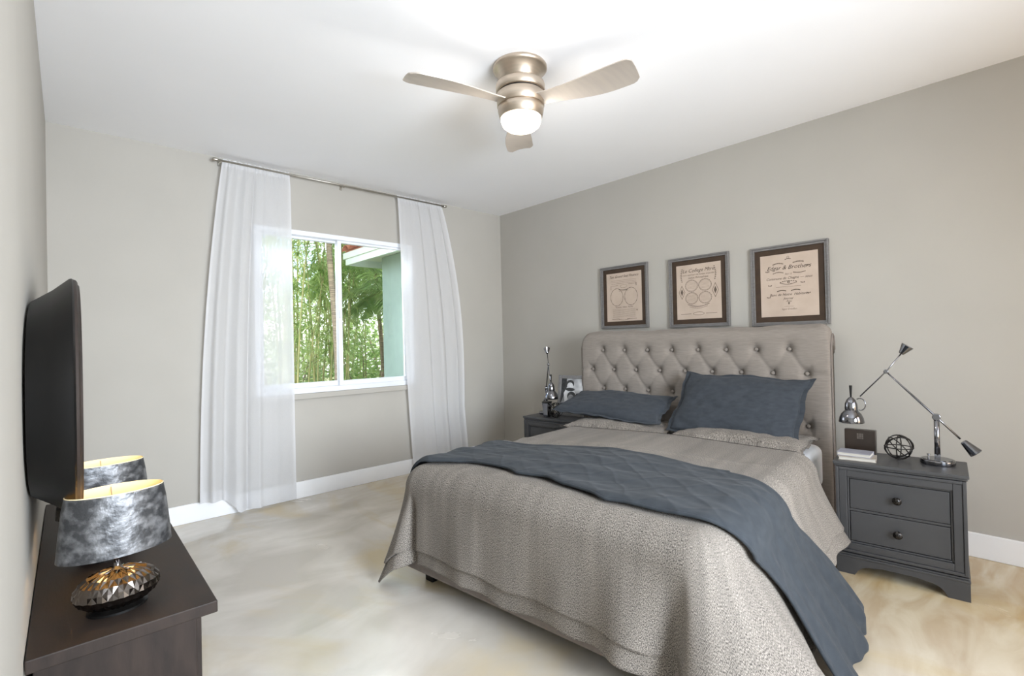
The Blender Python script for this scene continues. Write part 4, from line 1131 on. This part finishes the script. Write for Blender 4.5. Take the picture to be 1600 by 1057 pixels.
def leaf_quad(b, p, d, L_, w, droop=.3, up_=Vector((0, 0, 1))):
    d = d.normalized(); side = d.cross(up_)
    side = side.normalized() if side.length > .01 else Vector((1, 0, 0))
    side = (side + up_*random.uniform(-.5, .5)).normalized()
    q1 = p+d*L_*.45+side*w-Vector((0, 0, droop*L_*.12)); q2 = p+d*L_*.45-side*w-Vector((0, 0, droop*L_*.12)); e = p+d*L_-Vector((0, 0, droop*L_*.6))
    a = b.verts.new(p); b1 = b.verts.new(q1); c = b.verts.new(e); d_ = b.verts.new(q2)
    b.faces.new((a, b1, c, d_))
def bamboo(x, y, n, h, label, seed):
    random.seed(seed)
    root = empty('bamboo_clump', (x, y, -.15), 0, label, 'bamboo', 'bamboo in the garden')
    fol = BM()
    for k in range(n):
        bx, by = random.uniform(-.55, .55), random.uniform(-.35, .35); lean = Vector((random.uniform(-.22, .30), random.uniform(-.15, .15), 0)); H_ = h*random.uniform(.75, 1.1)
        pts = []
        for i in range(12):
            t = i/11; pts.append(Vector((bx, by, 0))+lean*H_*.45*t*t*1.3+Vector((0, 0, H_*t)))
        b = BM(); r = random.uniform(.010, .020); tube(b, pts, [r*(1-.6*i/11) for i in range(12)], 6); obj('cane', b, M_culm, root, smooth=True)
        for i in range(int(95*h/4)):
            t = random.uniform(.22, 1)**.8; j = min(10, int(t*11)); p = lerp(pts[j], pts[j+1], t*11-j)
            a = random.uniform(0, 2*PI); d = Vector((math.cos(a), math.sin(a), random.uniform(-.6, .5)))
            q = p + d*random.uniform(0, .28)
            for m_ in range(3): leaf_quad(fol, q, d+Vector((random.uniform(-.6, .6), random.uniform(-.6, .6), random.uniform(-.5, .1))), random.uniform(.10, .2), random.uniform(.007, .013), .5)
    obj('foliage', fol, M_bamleaf, root)
def palm(x, y, h, nfr, L_, label, seed, tr=.06):
    random.seed(seed)
    root = empty('palm_tree', (x, y, -.15), 0, label, 'palm tree', 'palms in the garden')
    b = BM(); pts = [Vector((.05*math.sin(i*.5), 0, h*i/10)) for i in range(11)]
    tube(b, pts, [tr*(1.15-.3*i/10)*(1+.04*(i % 2)) for i in range(11)], 12); obj('trunk', b, M_trunk, root, smooth=True)
    for k in range(nfr):
        a = 2*PI*k/nfr*1.618*2+random.uniform(-.2, .2); el = random.uniform(.15, 1.1); b = BM(); prev = pts[-1]; spine = [prev]
        d = Vector((math.cos(a)*math.cos(el), math.sin(a)*math.cos(el), math.sin(el)))
        for i in range(14):
            d = (d+Vector((0, 0, -.13))).normalized(); prev = prev+d*L_/14; spine.append(prev)
        tube(b, spine, [.012*(1-.8*i/14) for i in range(15)], 5)
        for i in range(2, 15):
            t = i/14; ll = L_*.33*math.sin(PI*min(1, t*.9+.12))+.05; dd = (spine[i]-spine[i-1]).normalized(); side = dd.cross(Vector((0, 0, 1))).normalized()
            for sg in (-1, 1):
                for m_ in range(3):
                    leaf_quad(b, lerp(spine[i-1], spine[i], m_/3), side*sg+dd*.55+Vector((0, 0, -.15)), ll, .018, .7)
        obj('frond', b, M_palmleaf, root)
def shrub(x, y, rx, h, label, seed, n=900, s=.09):
    random.seed(seed)
    root = empty('garden_shrub', (x, y, -.15), 0, label, 'shrub', 'shrubs in the garden')
    fol = BM()
    for k in range(n):
        a = random.uniform(0, 2*PI); r = math.sqrt(random.random())*rx; z = random.uniform(.05, 1)*h*math.sqrt(max(.08, 1-(r/rx)**2*.8))
        leaf_quad(fol, Vector((r*math.cos(a), r*math.sin(a), z)), Vector((random.uniform(-1, 1), random.uniform(-1, 1), random.uniform(-.4, .8))), random.uniform(.7, 1.4)*s, s*.26, .3)
    obj('foliage', fol, M_shrub, root)
    b = BM()
    for k in range(6):
        a = k*1.05; tube(b, [(0, 0, 0), (rx*.3*math.cos(a), rx*.3*math.sin(a), h*.4), (rx*.5*math.cos(a), rx*.5*math.sin(a), h*.8)], [.02, .012, .005], 6)
    obj('stems', b, M_trunk, root)
bamboo(2.75, 7.2, 15, 4.4, 'tall bamboo clump with pale canes seen in the left window pane', 21)
bamboo(3.35, 8.6, 12, 5.2, 'bamboo clump behind the first one, left window pane', 22)
bamboo(4.6, 10.6, 12, 4.6, 'bamboo clump far back behind the right pane', 24)
bamboo(2.1, 9.2, 12, 4.8, 'bamboo clump standing farthest left, behind the left curtain', 23)
palm(2.77, 6.45, 3.3, 13, 1.5, 'grey-trunked palm rising beside the window mullion', 31, .04)
palm(3.9, 6.9, 2.2, 12, 1.1, 'short young palm under the eave in the right pane', 34, .03)
palm(4.15, 7.8, 2.9, 15, 1.5, 'feathery palm in the middle of the right window pane', 32, .035)
palm(5.3, 9.4, 3.0, 14, 1.6, 'feathery palm beside the sage green wall corner', 33, .05)
shrub(4.3, 8.7, .95, 1.75, 'rounded green shrub below the palm in the right pane', 41, 1400, .12)
shrub(5.7, 10.2, 1.1, 1.9, 'green shrub next to the sage wall corner', 42, 1400, .12)
shrub(3.3, 9.9, 1.2, 1.8, 'green shrub behind the bamboo canes', 43, 1200, .11)
shrub(3.7, 7.3, .6, 1.05, 'low green shrub at the bottom of the right pane', 44, 500)
shrub(2.5, 8.2, .7, 1.3, 'green shrub at the foot of the tall bamboo', 45, 600)
shrub(7.4, 12.5, 1.8, 3.2, 'large green shrub farthest back in the garden', 46, 2400, .17)
shrub(4.9, 13.2, 2.3, 3.1, 'wide green hedge-like shrub behind the palms', 47, 3000, .17)
shrub(6.4, 11.6, 1.1, 2.0, 'yellowish green shrub before the far hedge', 48, 1100, .13)
fe = empty('wire_fence', (2, 11.3, -.15), 0, 'thin grey wire fence crossing the garden behind the plants', 'fence')
b = BM()
for z in (.35, .7, 1.05): tube(b, [(-3, 0, z), (8, 0, z)], .012, 6)
obj('rails', b, M_fence, fe)
for k in range(5): obj('post', boxbm(-3+k*2.7-.025, -3+k*2.7+.025, -.025, .025, 0, 1.15), M_fence, fe)
